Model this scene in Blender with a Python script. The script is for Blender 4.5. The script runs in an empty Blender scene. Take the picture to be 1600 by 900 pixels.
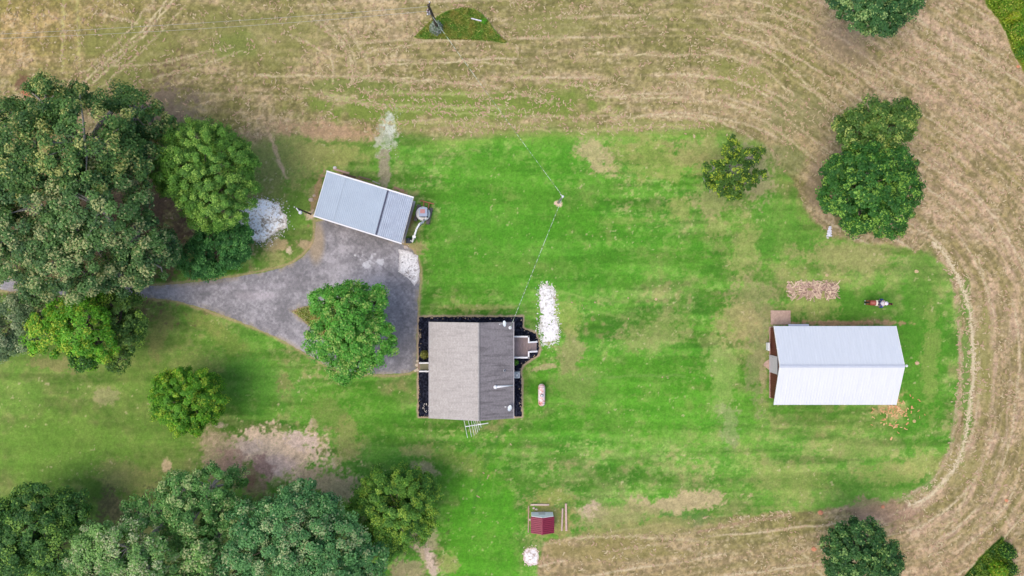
import bpy, bmesh, math, random
import numpy as np
from mathutils import Vector, Matrix
random.seed(7); np.random.seed(7)
scene = bpy.context.scene
col = scene.collection
R = math.radians

# ------------------------------------------------------------------ camera, sky, sun, exposure
H = 72.5            # drone height in metres, looking straight down
S = 0.068           # metres on the ground per photo pixel
cd = bpy.data.cameras.new('camera'); cam = bpy.data.objects.new('camera', cd); col.objects.link(cam)
cam.location = (0, 0, H); cam.rotation_euler = (0, 0, 0)
cd.sensor_width = 36.0; cd.lens = 36.0 * (H / S) / 1600.0; cd.clip_start = 0.5; cd.clip_end = 3000
scene.camera = cam
SUN_EL, SUN_AZ = 66.0, 240.0      # azimuth clockwise from +Y
w = bpy.data.worlds.new("World"); scene.world = w; w.use_nodes = True
wn = w.node_tree; bg = wn.nodes['Background']
sky = wn.nodes.new('ShaderNodeTexSky'); sky.sky_type = 'NISHITA'; sky.sun_disc = False
sky.sun_elevation = R(SUN_EL); sky.sun_rotation = R(SUN_AZ); sky.air_density = 0.8; sky.dust_density = 3.0; sky.ozone_density = 0.6
wn.links.new(sky.outputs[0], bg.inputs[0]); bg.inputs[1].default_value = 0.15
sl = bpy.data.lights.new('sun', 'SUN'); so = bpy.data.objects.new('sun', sl); col.objects.link(so)
sl.energy = 0.55; sl.angle = R(50); sl.color = (1.0, 0.93, 0.82)
sd = Vector((math.sin(R(SUN_AZ)) * math.cos(R(SUN_EL)), math.cos(R(SUN_AZ)) * math.cos(R(SUN_EL)), math.sin(R(SUN_EL))))
so.rotation_euler = sd.to_track_quat('Z', 'Y').to_euler(); so.location = (0, 0, 60)
scene.view_settings.view_transform = 'Standard'; scene.view_settings.look = 'None'
scene.view_settings.exposure = 1.19; scene.view_settings.gamma = 1.0
try: scene.view_settings.use_curve_mapping = False
except Exception: pass
scene.cycles.max_bounces = 6; scene.cycles.diffuse_bounces = 3; scene.cycles.transmission_bounces = 3

# ------------------------------------------------------------------ helpers
K = 1.5             # daylight gain: tones read off the photo -> base colours
def lin(c):
    c = np.asarray(c, dtype=np.float64) / 255.0
    l = np.where(c <= 0.04045, c / 12.92, ((c + 0.055) / 1.055) ** 2.4)
    return np.clip(l / K, 0.0, 0.85)
def C(r, g, b): return tuple(float(v) for v in lin((r, g, b))) + (1.0,)
def G(px, py, h=0.0):        # a spot of the plan -> metres, for a point h above the ground
    f = S * (H - h) / H
    return Vector(((px - 800) * f, (450 - py) * f, h))
def tag(o, label=None, cat=None, group=None, kind=None):
    if label: o['label'] = label
    if cat: o['category'] = cat
    if group: o['group'] = group
    if kind: o['kind'] = kind
    return o
def empty(name, loc, rz=0.0):
    o = bpy.data.objects.new(name, None); o.empty_display_size = 0.3; col.objects.link(o)
    o.location = loc; o.rotation_euler = (0, 0, rz); return o

def mat(name, rgb, rough=0.7, metal=0.0, var=0.25, scale=3.0, bump=0.0, stretch=None, spec=0.4, rgb2=None, detail=6.0, thr=None):
    m = bpy.data.materials.new(name); m.use_nodes = True
    nt = m.node_tree; b = nt.nodes['Principled BSDF']
    b.inputs['Roughness'].default_value = rough; b.inputs['Metallic'].default_value = metal
    b.inputs['Specular IOR Level'].default_value = spec
    tc = nt.nodes.new('ShaderNodeTexCoord'); mp = nt.nodes.new('ShaderNodeMapping')
    if stretch: mp.inputs['Scale'].default_value = stretch
    nz = nt.nodes.new('ShaderNodeTexNoise'); nz.inputs['Scale'].default_value = scale; nz.inputs['Detail'].default_value = detail
    nz.inputs['Roughness'].default_value = 0.65
    nt.links.new(tc.outputs['Object'], mp.inputs[0]); nt.links.new(mp.outputs[0], nz.inputs['Vector'])
    rp = nt.nodes.new('ShaderNodeValToRGB'); c = C(*rgb); c2 = C(*rgb2) if rgb2 else tuple(v * (1 - var) for v in c[:3]) + (1,)
    a, z = thr if thr else (0.32, 0.68)
    rp.color_ramp.elements[0].position = a; rp.color_ramp.elements[1].position = z
    rp.color_ramp.elements[0].color = c2; rp.color_ramp.elements[1].color = c
    nt.links.new(nz.outputs['Fac'], rp.inputs[0]); nt.links.new(rp.outputs[0], b.inputs['Base Color'])
    if bump:
        bp = nt.nodes.new('ShaderNodeBump'); bp.inputs['Strength'].default_value = bump; bp.inputs['Distance'].default_value = 0.02
        nt.links.new(nz.outputs['Fac'], bp.inputs['Height']); nt.links.new(bp.outputs[0], b.inputs['Normal'])
    return m

def attr_mat(name, rough=0.9, var=0.3, scale=7.0, bump=0.5, spec=0.15, transl=0.0):
    """colour from the mesh's own material map, broken up by fine procedural noise"""
    m = bpy.data.materials.new(name); m.use_nodes = True
    nt = m.node_tree; b = nt.nodes['Principled BSDF']
    b.inputs['Roughness'].default_value = rough; b.inputs['Specular IOR Level'].default_value = spec
    at = nt.nodes.new('ShaderNodeAttribute'); at.attribute_name = 'Col'
    last = at.outputs['Color']
    if var:
        tc = nt.nodes.new('ShaderNodeTexCoord')
        nz = nt.nodes.new('ShaderNodeTexNoise'); nz.inputs['Scale'].default_value = scale; nz.inputs['Detail'].default_value = 8
        nz.inputs['Roughness'].default_value = 0.75
        nt.links.new(tc.outputs['Object'], nz.inputs['Vector'])
        mr = nt.nodes.new('ShaderNodeMapRange'); mr.inputs['From Min'].default_value = 0.3; mr.inputs['From Max'].default_value = 0.7
        mr.inputs['To Min'].default_value = 1 - var; mr.inputs['To Max'].default_value = 1 + var
        nt.links.new(nz.outputs['Fac'], mr.inputs[0])
        vm = nt.nodes.new('ShaderNodeVectorMath'); vm.operation = 'SCALE'
        nt.links.new(last, vm.inputs[0]); nt.links.new(mr.outputs[0], vm.inputs['Scale']); last = vm.outputs[0]
        if bump:
            bp = nt.nodes.new('ShaderNodeBump'); bp.inputs['Strength'].default_value = bump; bp.inputs['Distance'].default_value = 0.03
            nt.links.new(nz.outputs['Fac'], bp.inputs['Height']); nt.links.new(bp.outputs[0], b.inputs['Normal'])
    nt.links.new(last, b.inputs['Base Color'])
    if transl:
        tr = nt.nodes.new('ShaderNodeBsdfTranslucent'); nt.links.new(last, tr.inputs['Color'])
        mx = nt.nodes.new('ShaderNodeMixShader'); mx.inputs[0].default_value = transl
        out = nt.nodes['Material Output']
        nt.links.new(b.outputs[0], mx.inputs[1]); nt.links.new(tr.outputs[0], mx.inputs[2]); nt.links.new(mx.outputs[0], out.inputs['Surface'])
    return m

def np_mesh(name, verts, faces, colors=None, material=None, parent=None, smooth=False):
    """verts (n,3), faces (m,3 or 4) arrays, colours per vertex"""
    me = bpy.data.meshes.new(name)
    n, (m_, k) = len(verts), faces.shape
    me.vertices.add(n); me.vertices.foreach_set('co', np.ascontiguousarray(verts, dtype=np.float32).ravel())
    me.loops.add(m_ * k); me.loops.foreach_set('vertex_index', np.ascontiguousarray(faces, dtype=np.int32).ravel())
    me.polygons.add(m_); me.polygons.foreach_set('loop_start', (np.arange(m_) * k).astype(np.int32))
    try: me.polygons.foreach_set('loop_total', np.full(m_, k, dtype=np.int32))
    except Exception: pass
    if smooth: me.polygons.foreach_set('use_smooth', np.ones(m_, dtype=bool))
    me.update(calc_edges=True)
    if colors is not None:
        a = me.color_attributes.new('Col', 'FLOAT_COLOR', 'POINT')
        c4 = np.ones((n, 4), dtype=np.float32); c4[:, :3] = colors
        a.data.foreach_set('color', c4.ravel())
    if material: me.materials.append(material)
    o = bpy.data.objects.new(name, me); col.objects.link(o)
    if parent: o.parent = parent
    return o

class MB:
    def __init__(s): s.v = []; s.f = []
    def add(s, vs, fs):
        n = len(s.v); s.v += [Vector(v) for v in vs]; s.f += [tuple(i + n for i in f) for f in fs]; return s
    def box(s, c, size, rz=0.0, rot=None, bev=0.0):
        x, y, z = [d / 2 for d in size]
        M = rot if rot is not None else Matrix.Rotation(rz, 3, 'Z')
        if bev <= 0:
            vs = [M @ Vector((i * x, j * y, k * z)) + Vector(c) for i in (-1, 1) for j in (-1, 1) for k in (-1, 1)]
            return s.add(vs, [(0, 1, 3, 2), (4, 6, 7, 5), (0, 4, 5, 1), (2, 3, 7, 6), (0, 2, 6, 4), (1, 5, 7, 3)])
        bm = bmesh.new(); bmesh.ops.create_cube(bm, size=1.0)
        for v in bm.verts: v.co = Vector((v.co.x * 2 * x, v.co.y * 2 * y, v.co.z * 2 * z))
        bmesh.ops.bevel(bm, geom=bm.edges[:], offset=bev, segments=2, affect='EDGES')
        bm.verts.index_update()
        vs = [M @ v.co + Vector(c) for v in bm.verts]; fs = [tuple(v.index for v in f.verts) for f in bm.faces]
        bm.free(); return s.add(vs, fs)
    def beam(s, a, b, wd, ht):
        a, b = Vector(a), Vector(b); d = b - a
        q = d.to_track_quat('X', 'Z').to_matrix()
        return s.box((a + b) / 2, (d.length, wd, ht), rot=q)
    def tube(s, pts, rad, seg=8, cap=True):
        pts = [Vector(p) for p in pts]
        rad = rad if isinstance(rad, (list, tuple)) else [rad] * len(pts)
        vs, fs = [], []
        for i, p in enumerate(pts):
            d = (pts[min(i + 1, len(pts) - 1)] - pts[max(i - 1, 0)]).normalized()
            q = d.to_track_quat('Z', 'Y').to_matrix()
            for k in range(seg):
                a = 2 * math.pi * k / seg
                vs.append(p + q @ Vector((math.cos(a) * rad[i], math.sin(a) * rad[i], 0)))
        for i in range(len(pts) - 1):
            for k in range(seg):
                k2 = (k + 1) % seg
                fs.append((i * seg + k, i * seg + k2, (i + 1) * seg + k2, (i + 1) * seg + k))
        if cap: fs += [tuple(range(seg))[::-1], tuple(range((len(pts) - 1) * seg, len(pts) * seg))]
        return s.add(vs, fs)
    def lathe(s, c, prof, seg=20, axis='Z'):
        vs, fs = [], []
        for r, z in prof:
            for k in range(seg):
                a = 2 * math.pi * k / seg; p = Vector((r * math.cos(a), r * math.sin(a), z))
                if axis == 'Y': p = Vector((p.x, p.z, p.y))
                if axis == 'X': p = Vector((p.z, p.x, p.y))
                vs.append(p + Vector(c))
        n = len(prof)
        for i in range(n - 1):
            for k in range(seg):
                k2 = (k + 1) % seg; fs.append((i * seg + k, i * seg + k2, (i + 1) * seg + k2, (i + 1) * seg + k))
        fs += [tuple(range(seg))[::-1], tuple(range((n - 1) * seg, n * seg))]
        return s.add(vs, fs)
    def ext(s, poly, z0, z1):
        n = len(poly); vs = [(p[0], p[1], z0) for p in poly] + [(p[0], p[1], z1) for p in poly]
        return s.add(vs, [tuple(range(n))[::-1], tuple(range(n, 2 * n))] + [(i, (i + 1) % n, n + (i + 1) % n, n + i) for i in range(n)])
    def build(s, name, m, parent=None, smooth=False, auto=False):
        me = bpy.data.meshes.new(name); me.from_pydata([tuple(v) for v in s.v], [], s.f); me.validate(); me.update()
        bm = bmesh.new(); bm.from_mesh(me); bmesh.ops.recalc_face_normals(bm, faces=bm.faces); bm.to_mesh(me); bm.free()
        if m: me.materials.append(m)
        if smooth:
            for p in me.polygons: p.use_smooth = True
        o = bpy.data.objects.new(name, me); col.objects.link(o)
        if parent: o.parent = parent
        return o

# ------------------------------------------------------------------ numpy noise and distances (plan units)
def _table(seed):
    return np.random.RandomState(seed).rand(256, 256)
_T = {}
def vn(x, y, sc, seed):
    if seed not in _T: _T[seed] = _table(seed)
    t = _T[seed]; x = x / sc + 91.3; y = y / sc + 57.7
    ix = np.floor(x).astype(int); iy = np.floor(y).astype(int); fx = x - ix; fy = y - iy
    fx = fx * fx * (3 - 2 * fx); fy = fy * fy * (3 - 2 * fy)
    a = t[ix & 255, iy & 255]; b = t[(ix + 1) & 255, iy & 255]; c = t[ix & 255, (iy + 1) & 255]; d = t[(ix + 1) & 255, (iy + 1) & 255]
    return (a * (1 - fx) + b * fx) * (1 - fy) + (c * (1 - fx) + d * fx) * fy
def fbm(x, y, sc, seed, octv=4, g=0.55):
    s = 0; a = 1; t = 0
    for i in range(octv):
        s = s + a * vn(x, y, sc / 2 ** i, seed + i); t += a; a *= g
    return s / t
def ss(a, b, x):
    t = np.clip((x - a) / (b - a), 0, 1); return t * t * (3 - 2 * t)
def mix(a, b, t):
    t = t[..., None] if getattr(t, 'ndim', 0) else t
    return np.asarray(a, float) * (1 - t) + np.asarray(b, float) * t
def polyline(x, y, pts):
    """distance, arc length and side for every point"""
    best = np.full(x.shape, 1e9); arc = np.zeros(x.shape); acc = 0
    for (x0, y0), (x1, y1) in zip(pts[:-1], pts[1:]):
        dx, dy = x1 - x0, y1 - y0; L = math.hypot(dx, dy)
        t = np.clip(((x - x0) * dx + (y - y0) * dy) / (L * L), 0, 1)
        d = np.hypot(x - x0 - t * dx, y - y0 - t * dy)
        m_ = d < best; best = np.where(m_, d, best); arc = np.where(m_, acc + t * L, arc); acc += L
    return best, arc
def inside(x, y, poly):
    r = np.zeros(x.shape, bool); n = len(poly)
    for i in range(n):
        x0, y0 = poly[i]; x1, y1 = poly[(i + 1) % n]
        if y0 == y1: continue
        c = ((y0 > y) != (y1 > y)) & (x < (x1 - x0) * (y - y0) / (y1 - y0) + x0); r ^= c
    return r
def sdf(x, y, poly):         # negative inside
    d, _ = polyline(x, y, list(poly) + [poly[0]])
    return np.where(inside(x, y, poly), -d, d)
def smooth_poly(pts, it=2, closed=True):
    for _ in range(it):
        out = []; n = len(pts)
        rng = range(n) if closed else range(n - 1)
        if not closed: out.append(pts[0])
        for i in rng:
            a, b = pts[i], pts[(i + 1) % n]
            out += [(a[0] * .75 + b[0] * .25, a[1] * .75 + b[1] * .25), (a[0] * .25 + b[0] * .75, a[1] * .25 + b[1] * .75)]
        if not closed: out.append(pts[-1])
        pts = out
    return pts

# ------------------------------------------------------------------ plan outlines
LAWN = [(-300, 400), (375, 400), (398, 330), (385, 235), (440, 210), (560, 222), (620, 205), (700, 216), (800, 205), (1000, 206), (1130, 200),
        (1192, 225), (1235, 275), (1262, 330), (1300, 372), (1380, 383), (1450, 393), (1486, 425), (1500, 500), (1499, 620), (1486, 700), (1452, 758),
        (1380, 786), (1290, 795), (1200, 800), (1130, 806), (1050, 815), (980, 825), (890, 836), (850, 850), (838, 880), (835, 1300), (-300, 1300)]
GUIDE = smooth_poly([(-400, 218), (300, 210), (620, 203), (1000, 196), (1120, 192), (1200, 222), (1290, 290), (1390, 345), (1468, 400), (1502, 460), (1515, 540),
                     (1511, 640), (1490, 720), (1440, 775), (1350, 800), (1200, 812), (1000, 838), (850, 868), (700, 900)], 2, False)
DRIVE = [(-300, 415), (-60, 425), (0, 432), (60, 440), (140, 448), (240, 447), (330, 438), (400, 428), (452, 415), (480, 395), (492, 372), (492, 338),
         (560, 356), (629, 379), (652, 396), (657, 430), (652, 480), (651, 560), (652, 582), (600, 586), (560, 585), (520, 577), (470, 548),
         (420, 521), (370, 501), (320, 482), (270, 469), (230, 465), (100, 463), (0, 453), (-60, 447), (-300, 440)]
ISLE = [(455, 486), (470, 480), (500, 474), (560, 478), (588, 515), (570, 552), (535, 552), (505, 530), (480, 507)]
POLE_ISLE = smooth_poly([(643, 61), (655, 51), (665, 40), (684, 25), (700, 17), (718, 13), (736, 13), (750, 19), (760, 29), (770, 43), (780, 56), (797, 69), (765, 64), (700, 61)], 1)
CORNER = [(1524, -40), (1541, 8), (1560, 32), (1572, 52), (1580, 78), (1598, 108), (1650, 180), (1900, 300), (1900, -60)]
WEDGE = [(1566, 837), (1550, 852), (1530, 872), (1508, 898), (1470, 950), (1590, 960), (1582, 900), (1578, 868)]
BED = [(654, 495), (817, 495), (817, 512), (828, 517), (837, 521), (841, 532), (843, 545), (840, 555), (828, 563), (817, 570), (814, 580), (815, 600), (815, 651), (654, 651)]

# soil / wear patches, dark ones under trees also paint in crown shade: cx, cy, rx, ry, degrees, tone, strength
PATCH = [(440, 250, 70, 50, 0, (154, 152, 92), .65), (520, 240, 60, 16, 8, (158, 156, 96), .5), (420, 300, 30, 60, 0, (146, 148, 86), .6), (440, 712, 96, 46, 8, (206, 182, 138), .8), (440, 710, 90, 40, 8, (240, 210, 174), 1.0), (470, 690, 30, 16, 25, (226, 200, 182), .7), (385, 700, 22, 14, 0, (226, 200, 180), .6), (430, 728, 40, 14, 0, (220, 190, 176), .6), (520, 755, 60, 26, 25, (186, 165, 130), .85), (340, 705, 34, 40, 0, (182, 160, 128), .75), (398, 745, 24, 30, 25, (166, 124, 106), .6), (392, 750, 10, 16, 30, (132, 92, 78), .6),
         (360, 735, 36, 30, 0, (176, 142, 122), .7), (345, 665, 14, 8, 0, (205, 180, 160), .8), (488, 660, 7, 9, 0, (205, 180, 150), .9), (260, 728, 8, 12, 0, (205, 175, 140), .8), (200, 745, 60, 26, 20, (158, 150, 95), .45),
         (1061, 328, 24, 20, 0, (160, 164, 92), .65), (1110, 318, 30, 22, 0, (176, 162, 114), .6), (1120, 355, 20, 22, 0, (166, 160, 100), .5), (1010, 250, 100, 30, 4, (158, 162, 88), .6),
         (930, 238, 45, 22, 40, (185, 168, 122), .8), (1095, 240, 60, 22, 0, (165, 155, 100), .6), (1180, 270, 40, 50, 0, (175, 160, 120), .75), (1160, 400, 22, 50, 10, (160, 165, 95), .65), (1175, 480, 50, 60, 0, (166, 150, 108), .55),
         (1130, 590, 26, 60, 0, (150, 172, 92), .6), (1140, 660, 18, 40, 0, (160, 158, 118), .5), (1185, 560, 18, 90, 0, (150, 145, 105), .55), (890, 545, 26, 38, 0, (158, 150, 100), .75), (900, 600, 40, 40, 0, (140, 145, 85), .45), (880, 500, 30, 26, 0, (160, 170, 88), .6),
         (1030, 520, 60, 22, -20, (150, 158, 90), .6), (1150, 500, 40, 36, 0, (175, 162, 105), .5), (1320, 400, 80, 22, 5, (160, 160, 98), .8), (1270, 470, 46, 38, 0, (160, 162, 95), .6), (1260, 445, 16, 8, 0, (160, 160, 105), .6),
         (1455, 560, 15, 100, 2, (150, 160, 85), .55), (1440, 725, 28, 24, 0, (168, 172, 98), .75), (1395, 645, 20, 18, -30, (196, 176, 118), .6), (1385, 635, 30, 8, -40, (214, 180, 128), .6), (1340, 700, 60, 14, 0, (150, 160, 90), .4),
         (1390, 740, 60, 20, 0, (165, 160, 95), .5), (1230, 750, 60, 25, 0, (150, 165, 85), .45), (1060, 785, 90, 17, -5, (184, 166, 122), .95), (950, 812, 70, 14, -6, (176, 162, 112), .6), (925, 798, 20, 16, 0, (196, 172, 142), .9), (975, 805, 60, 18, 0, (150, 150, 92), .7), (1000, 825, 120, 12, -6, (150, 146, 88), .7),
         (855, 810, 40, 32, 0, (158, 150, 90), .8), (868, 775, 35, 12, 8, (150, 160, 80), .6), (820, 600, 6, 50, 0, (120, 150, 60), .5), (660, 860, 42, 12, 55, (198, 172, 140), .9), (640, 895, 30, 24, 0, (176, 156, 120), .8), (672, 880, 9, 30, -12, (212, 188, 165), .9),
         (668, 735, 22, 10, 20, (190, 168, 132), .75), (656, 705, 24, 14, 0, (166, 160, 102), .7), (675, 836, 10, 24, 0, (196, 172, 140), .7), (720, 720, 60, 18, 20, (150, 160, 80), .45), (700, 880, 18, 14, 0, (180, 166, 110), .6), (540, 690, 22, 34, 0, (158, 160, 92), .7),
         (510, 645, 30, 24, 0, (138, 146, 80), .5), (445, 600, 16, 20, 0, (150, 140, 90), .6), (300, 575, 50, 24, 0, (128, 142, 75), .5), (165, 620, 20, 14, 0, (186, 164, 130), .5), (250, 520, 14, 60, 20, (150, 142, 86), .5), (95, 570, 60, 12, 0, (150, 136, 92), .6),
         (340, 520, 60, 16, 35, (138, 150, 72), .5), (520, 205, 90, 14, 3, (190, 154, 122), .7), (430, 235, 4, 44, -22, (206, 178, 140), .8), (488, 300, 12, 14, 0, (185, 160, 125), .4), (500, 245, 60, 22, 0, (160, 160, 90), .5),
         (604, 215, 18, 40, 8, (186, 190, 164), .8), (610, 195, 12, 18, 5, (214, 218, 200), .7), (600, 258, 14, 34, 6, (158, 150, 120), .95), (560, 285, 55, 7, 17, (176, 142, 110), .85), (622, 300, 16, 9, 17, (196, 158, 122), .9), (493, 310, 6, 40, 15, (168, 138, 104), .8), (634, 350, 9, 34, 15, (150, 130, 85), .9), (645, 388, 20, 12, 0, (180, 150, 115), .7),
         (486, 336, 12, 10, 0, (216, 190, 160), .9), (435, 385, 26, 12, 0, (200, 170, 130), .8), (430, 400, 34, 18, 20, (176, 166, 110), .6), (452, 392, 6, 8, 0, (222, 200, 170), .8), (478, 382, 16, 10, 0, (180, 158, 122), .9), (395, 350, 50, 46, 0, (170, 158, 118), .7), (872, 318, 6, 5, 0, (236, 205, 175), 1.),
         (745, 480, 60, 5, 0, (176, 172, 108), .55), (850, 575, 22, 5, -10, (190, 166, 128), .7), (1215, 560, 12, 60, 0, (190, 160, 140), .8), (1194, 590, 8, 34, 0, (176, 158, 120), .6), (1320, 505, 90, 5, 0, (190, 145, 115), .8), (1275, 290, 16, 50, 0, (160, 138, 108), .6),
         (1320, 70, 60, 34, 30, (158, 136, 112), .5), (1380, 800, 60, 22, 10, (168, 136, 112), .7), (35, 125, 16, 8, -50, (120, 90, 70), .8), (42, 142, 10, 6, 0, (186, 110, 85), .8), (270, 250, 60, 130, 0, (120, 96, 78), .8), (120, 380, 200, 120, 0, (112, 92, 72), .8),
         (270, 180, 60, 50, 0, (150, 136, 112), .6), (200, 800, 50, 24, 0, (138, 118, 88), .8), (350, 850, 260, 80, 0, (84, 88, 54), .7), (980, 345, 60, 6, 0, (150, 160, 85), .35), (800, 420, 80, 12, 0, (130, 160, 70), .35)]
# greener / richer grass: cx, cy, rx, ry, tone, strength
LUSH = [(830, 300, 150, 90, (84, 152, 36), .5), (900, 400, 260, 70, (86, 156, 38), .4), (745, 390, 90, 100, (84, 150, 40), .5), (1000, 620, 220, 80, (86, 158, 36), .5), (1440, 560, 55, 130, (78, 140, 36), .75), (1360, 760, 100, 26, (86, 144, 44), .4),
        (750, 820, 70, 120, (86, 158, 36), .7), (600, 730, 60, 44, (84, 138, 52), .5), (560, 640, 110, 40, (86, 146, 40), .5), (400, 600, 70, 50, (84, 145, 48), .5), (1080, 810, 70, 10, (96, 126, 62), .7), (1340, 480, 70, 30, (78, 136, 38), .6), (1210, 350, 40, 60, (88, 150, 46), .5), (1230, 240, 30, 30, (110, 132, 70), .4),
        (700, 168, 250, 26, (122, 140, 62), .9), (850, 196, 300, 8, (150, 156, 86), .6), (860, 150, 80, 22, (118, 136, 60), .6), (560, 135, 90, 16, (112, 130, 58), .6), (400, 60, 120, 50, (138, 140, 76), .5), (200, 75, 90, 40, (136, 140, 74), .6), (180, 120, 60, 20, (136, 142, 76), .6), (370, 70, 40, 30, (116, 134, 60), .5),
        (1160, 125, 60, 30, (136, 140, 72), .6), (1240, 180, 60, 40, (130, 132, 82), .5), (1450, 440, 30, 60, (100, 134, 54), .5), (1510, 600, 9, 130, (108, 142, 62), .8), (1508, 470, 9, 50, (108, 142, 62), .6), (1535, 560, 16, 110, (142, 142, 78), .6), (950, 860, 120, 20, (140, 132, 74), .5), (1500, 730, 60, 30, (150, 144, 84), .5), (450, 400, 60, 20, (110, 134, 60), .5), (520, 235, 130, 26, (112, 142, 58), .6), (450, 300, 40, 70, (106, 148, 54), .6),
        (90, 700, 120, 60, (116, 158, 58), .6), (20, 620, 60, 30, (118, 158, 62), .5), (250, 640, 90, 90, (112, 146, 58), .4), (1010, 28, 30, 10, (130, 130, 80), .4), (860, 40, 60, 20, (140, 140, 80), .5)]
# pale windrow and wheel lines: points, width, strength, tone
ST = (216, 200, 156)
LINES = [([(790, 668), (768, 700), (752, 740), (738, 800)], 3.0, .5, (74, 126, 42)), ([(800, 690), (775, 730), (768, 780)], 2.0, .35, (136, 160, 90)), ([(700, 752), (735, 712), (760, 690)], 2.4, .4, (140, 160, 92)), ([(900, 592), (960, 588), (1070, 587)], 2.5, .4, (128, 158, 80)),
         ([(700, 206), (850, 211), (1000, 209), (1110, 207)], 3.0, .35, (150, 160, 84)), ([(860, 452), (930, 470), (980, 470)], 2.5, .4, (158, 176, 96)), ([(870, 470), (930, 486), (1000, 500)], 2.5, .35, (158, 176, 96)),
         ([(262, 0), (225, 45), (170, 95), (130, 128)], 2.0, .75, ST), ([(272, 0), (240, 40), (185, 92), (145, 130)], 1.8, .65, ST), ([(240, 0), (190, 62), (135, 110)], 1.8, .5, ST), ([(290, 10), (250, 50), (200, 100), (158, 135)], 1.5, .5, ST),
         ([(100, 0), (98, 60), (97, 110)], 2.4, .5, (200, 195, 120)), ([(120, 0), (122, 50), (124, 112)], 2.4, .5, (200, 195, 120)), ([(140, 95), (215, 105), (290, 90), (365, 72)], 1.6, .55, ST), ([(230, 125), (300, 108), (380, 80)], 1.4, .5, ST), ([(160, 22), (190, 30), (214, 36)], 1.8, .7, ST),
         ([(490, 30), (520, 50), (542, 75), (550, 95), (550, 128)], 1.9, .8, ST), ([(500, 28), (540, 60), (556, 90), (557, 126)], 1.4, .5, ST), ([(455, 55), (490, 72), (512, 85), (522, 105), (521, 125)], 1.6, .7, ST), ([(540, 45), (560, 72), (576, 95), (577, 125)], 1.8, .5, ST), ([(510, 50), (535, 70), (545, 95), (543, 122)], 1.3, .5, ST),
         ([(400, 118), (470, 118), (560, 120), (650, 124), (720, 130), (790, 136)], 1.7, .65, ST), ([(570, 142), (650, 148), (760, 146)], 3.0, .55, (178, 182, 112)), ([(505, 148), (545, 155), (575, 164), (650, 166), (800, 168)], 3.0, .65, (176, 182, 112)), ([(510, 155), (560, 160), (600, 172), (700, 176), (800, 178)], 2.0, .5, (176, 182, 112)), ([(600, 192), (700, 190), (800, 200), (900, 206), (1000, 198), (1110, 196)], 2.0, .5, (190, 184, 120)),
         ([(300, 145), (400, 150), (480, 152)], 1.6, .3, ST), ([(570, 85), (600, 76), (640, 70), (670, 62)], 1.5, .5, ST), ([(580, 102), (640, 98), (720, 96), (800, 100)], 1.6, .7, ST), ([(800, 116), (860, 128), (910, 134), (950, 150), (952, 160), (935, 178), (900, 186)], 1.8, .6, (186, 184, 116)), ([(800, 172), (850, 182), (905, 185)], 1.6, .5, (180, 180, 110)), ([(800, 142), (830, 152), (862, 160)], 1.6, .5, ST),
         ([(930, 84), (1000, 86), (1060, 87)], 1.6, .7, ST), ([(1110, 82), (1150, 90), (1180, 102), (1200, 112), (1240, 150)], 1.8, .8, ST), ([(1060, 118), (1120, 120), (1160, 128), (1200, 150), (1240, 178)], 1.8, .8, ST), ([(960, 152), (1050, 152), (1120, 158), (1160, 170), (1200, 192), (1250, 230), (1280, 255)], 2.0, .8, ST), ([(960, 184), (1060, 182), (1120, 188), (1160, 205), (1175, 216)], 1.9, .7, ST), ([(1130, 52), (1170, 62), (1200, 78), (1250, 120), (1290, 160)], 1.8, .7, ST), ([(1100, 22), (1150, 25), (1200, 48), (1240, 90)], 1.8, .6, ST),
         ([(1200, 20), (1235, 35)], 1.5, .6, ST), ([(1340, 104), (1380, 120), (1408, 148)], 1.6, .6, ST), ([(1460, 380), (1480, 400), (1500, 440), (1515, 480), (1520, 530), (1522, 580), (1515, 640), (1506, 700), (1493, 730), (1475, 752), (1450, 778), (1420, 790)], 2.2, 1.0, (224, 208, 170)), ([(1528, 400), (1540, 440), (1546, 470)], 1.8, .7, ST),
         ([(1497, 500), (1502, 560), (1500, 610), (1490, 670), (1484, 710), (1465, 745), (1440, 765), (1410, 778)], 2.6, .7, (186, 168, 132)), ([(1540, 450), (1552, 520), (1556, 590), (1548, 660), (1530, 740)], 2.4, .45, (192, 166, 138)), ([(1570, 470), (1580, 560), (1575, 680), (1550, 790)], 2.4, .4, (192, 166, 138)),
         ([(1250, 860), (1285, 900)], 1.6, .6, ST), ([(1100, 848), (1040, 840), (960, 838), (890, 842)], 1.8, .5, ST), ([(1230, 806), (1150, 818), (1090, 832)], 2, .5, (176, 140, 118)), ([(1470, 830), (1500, 800), (1512, 760)], 2, .4, ST), ([(430, 250), (440, 262), (449, 278)], 2.4, .6, (214, 184, 150)),
         (POLE_ISLE + [POLE_ISLE[0]], 1.5, .9, (196, 186, 138)), ([(1541, 8), (1560, 32), (1572, 52), (1580, 78), (1598, 108)], 1.6, .8, (204, 184, 146)), ([(1480, 40), (1520, 100), (1550, 160), (1565, 230)], 2.5, .35, (202, 178, 148)), ([(1430, 90), (1490, 150), (1530, 230)], 2.5, .3, (202, 178, 148))]

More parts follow.
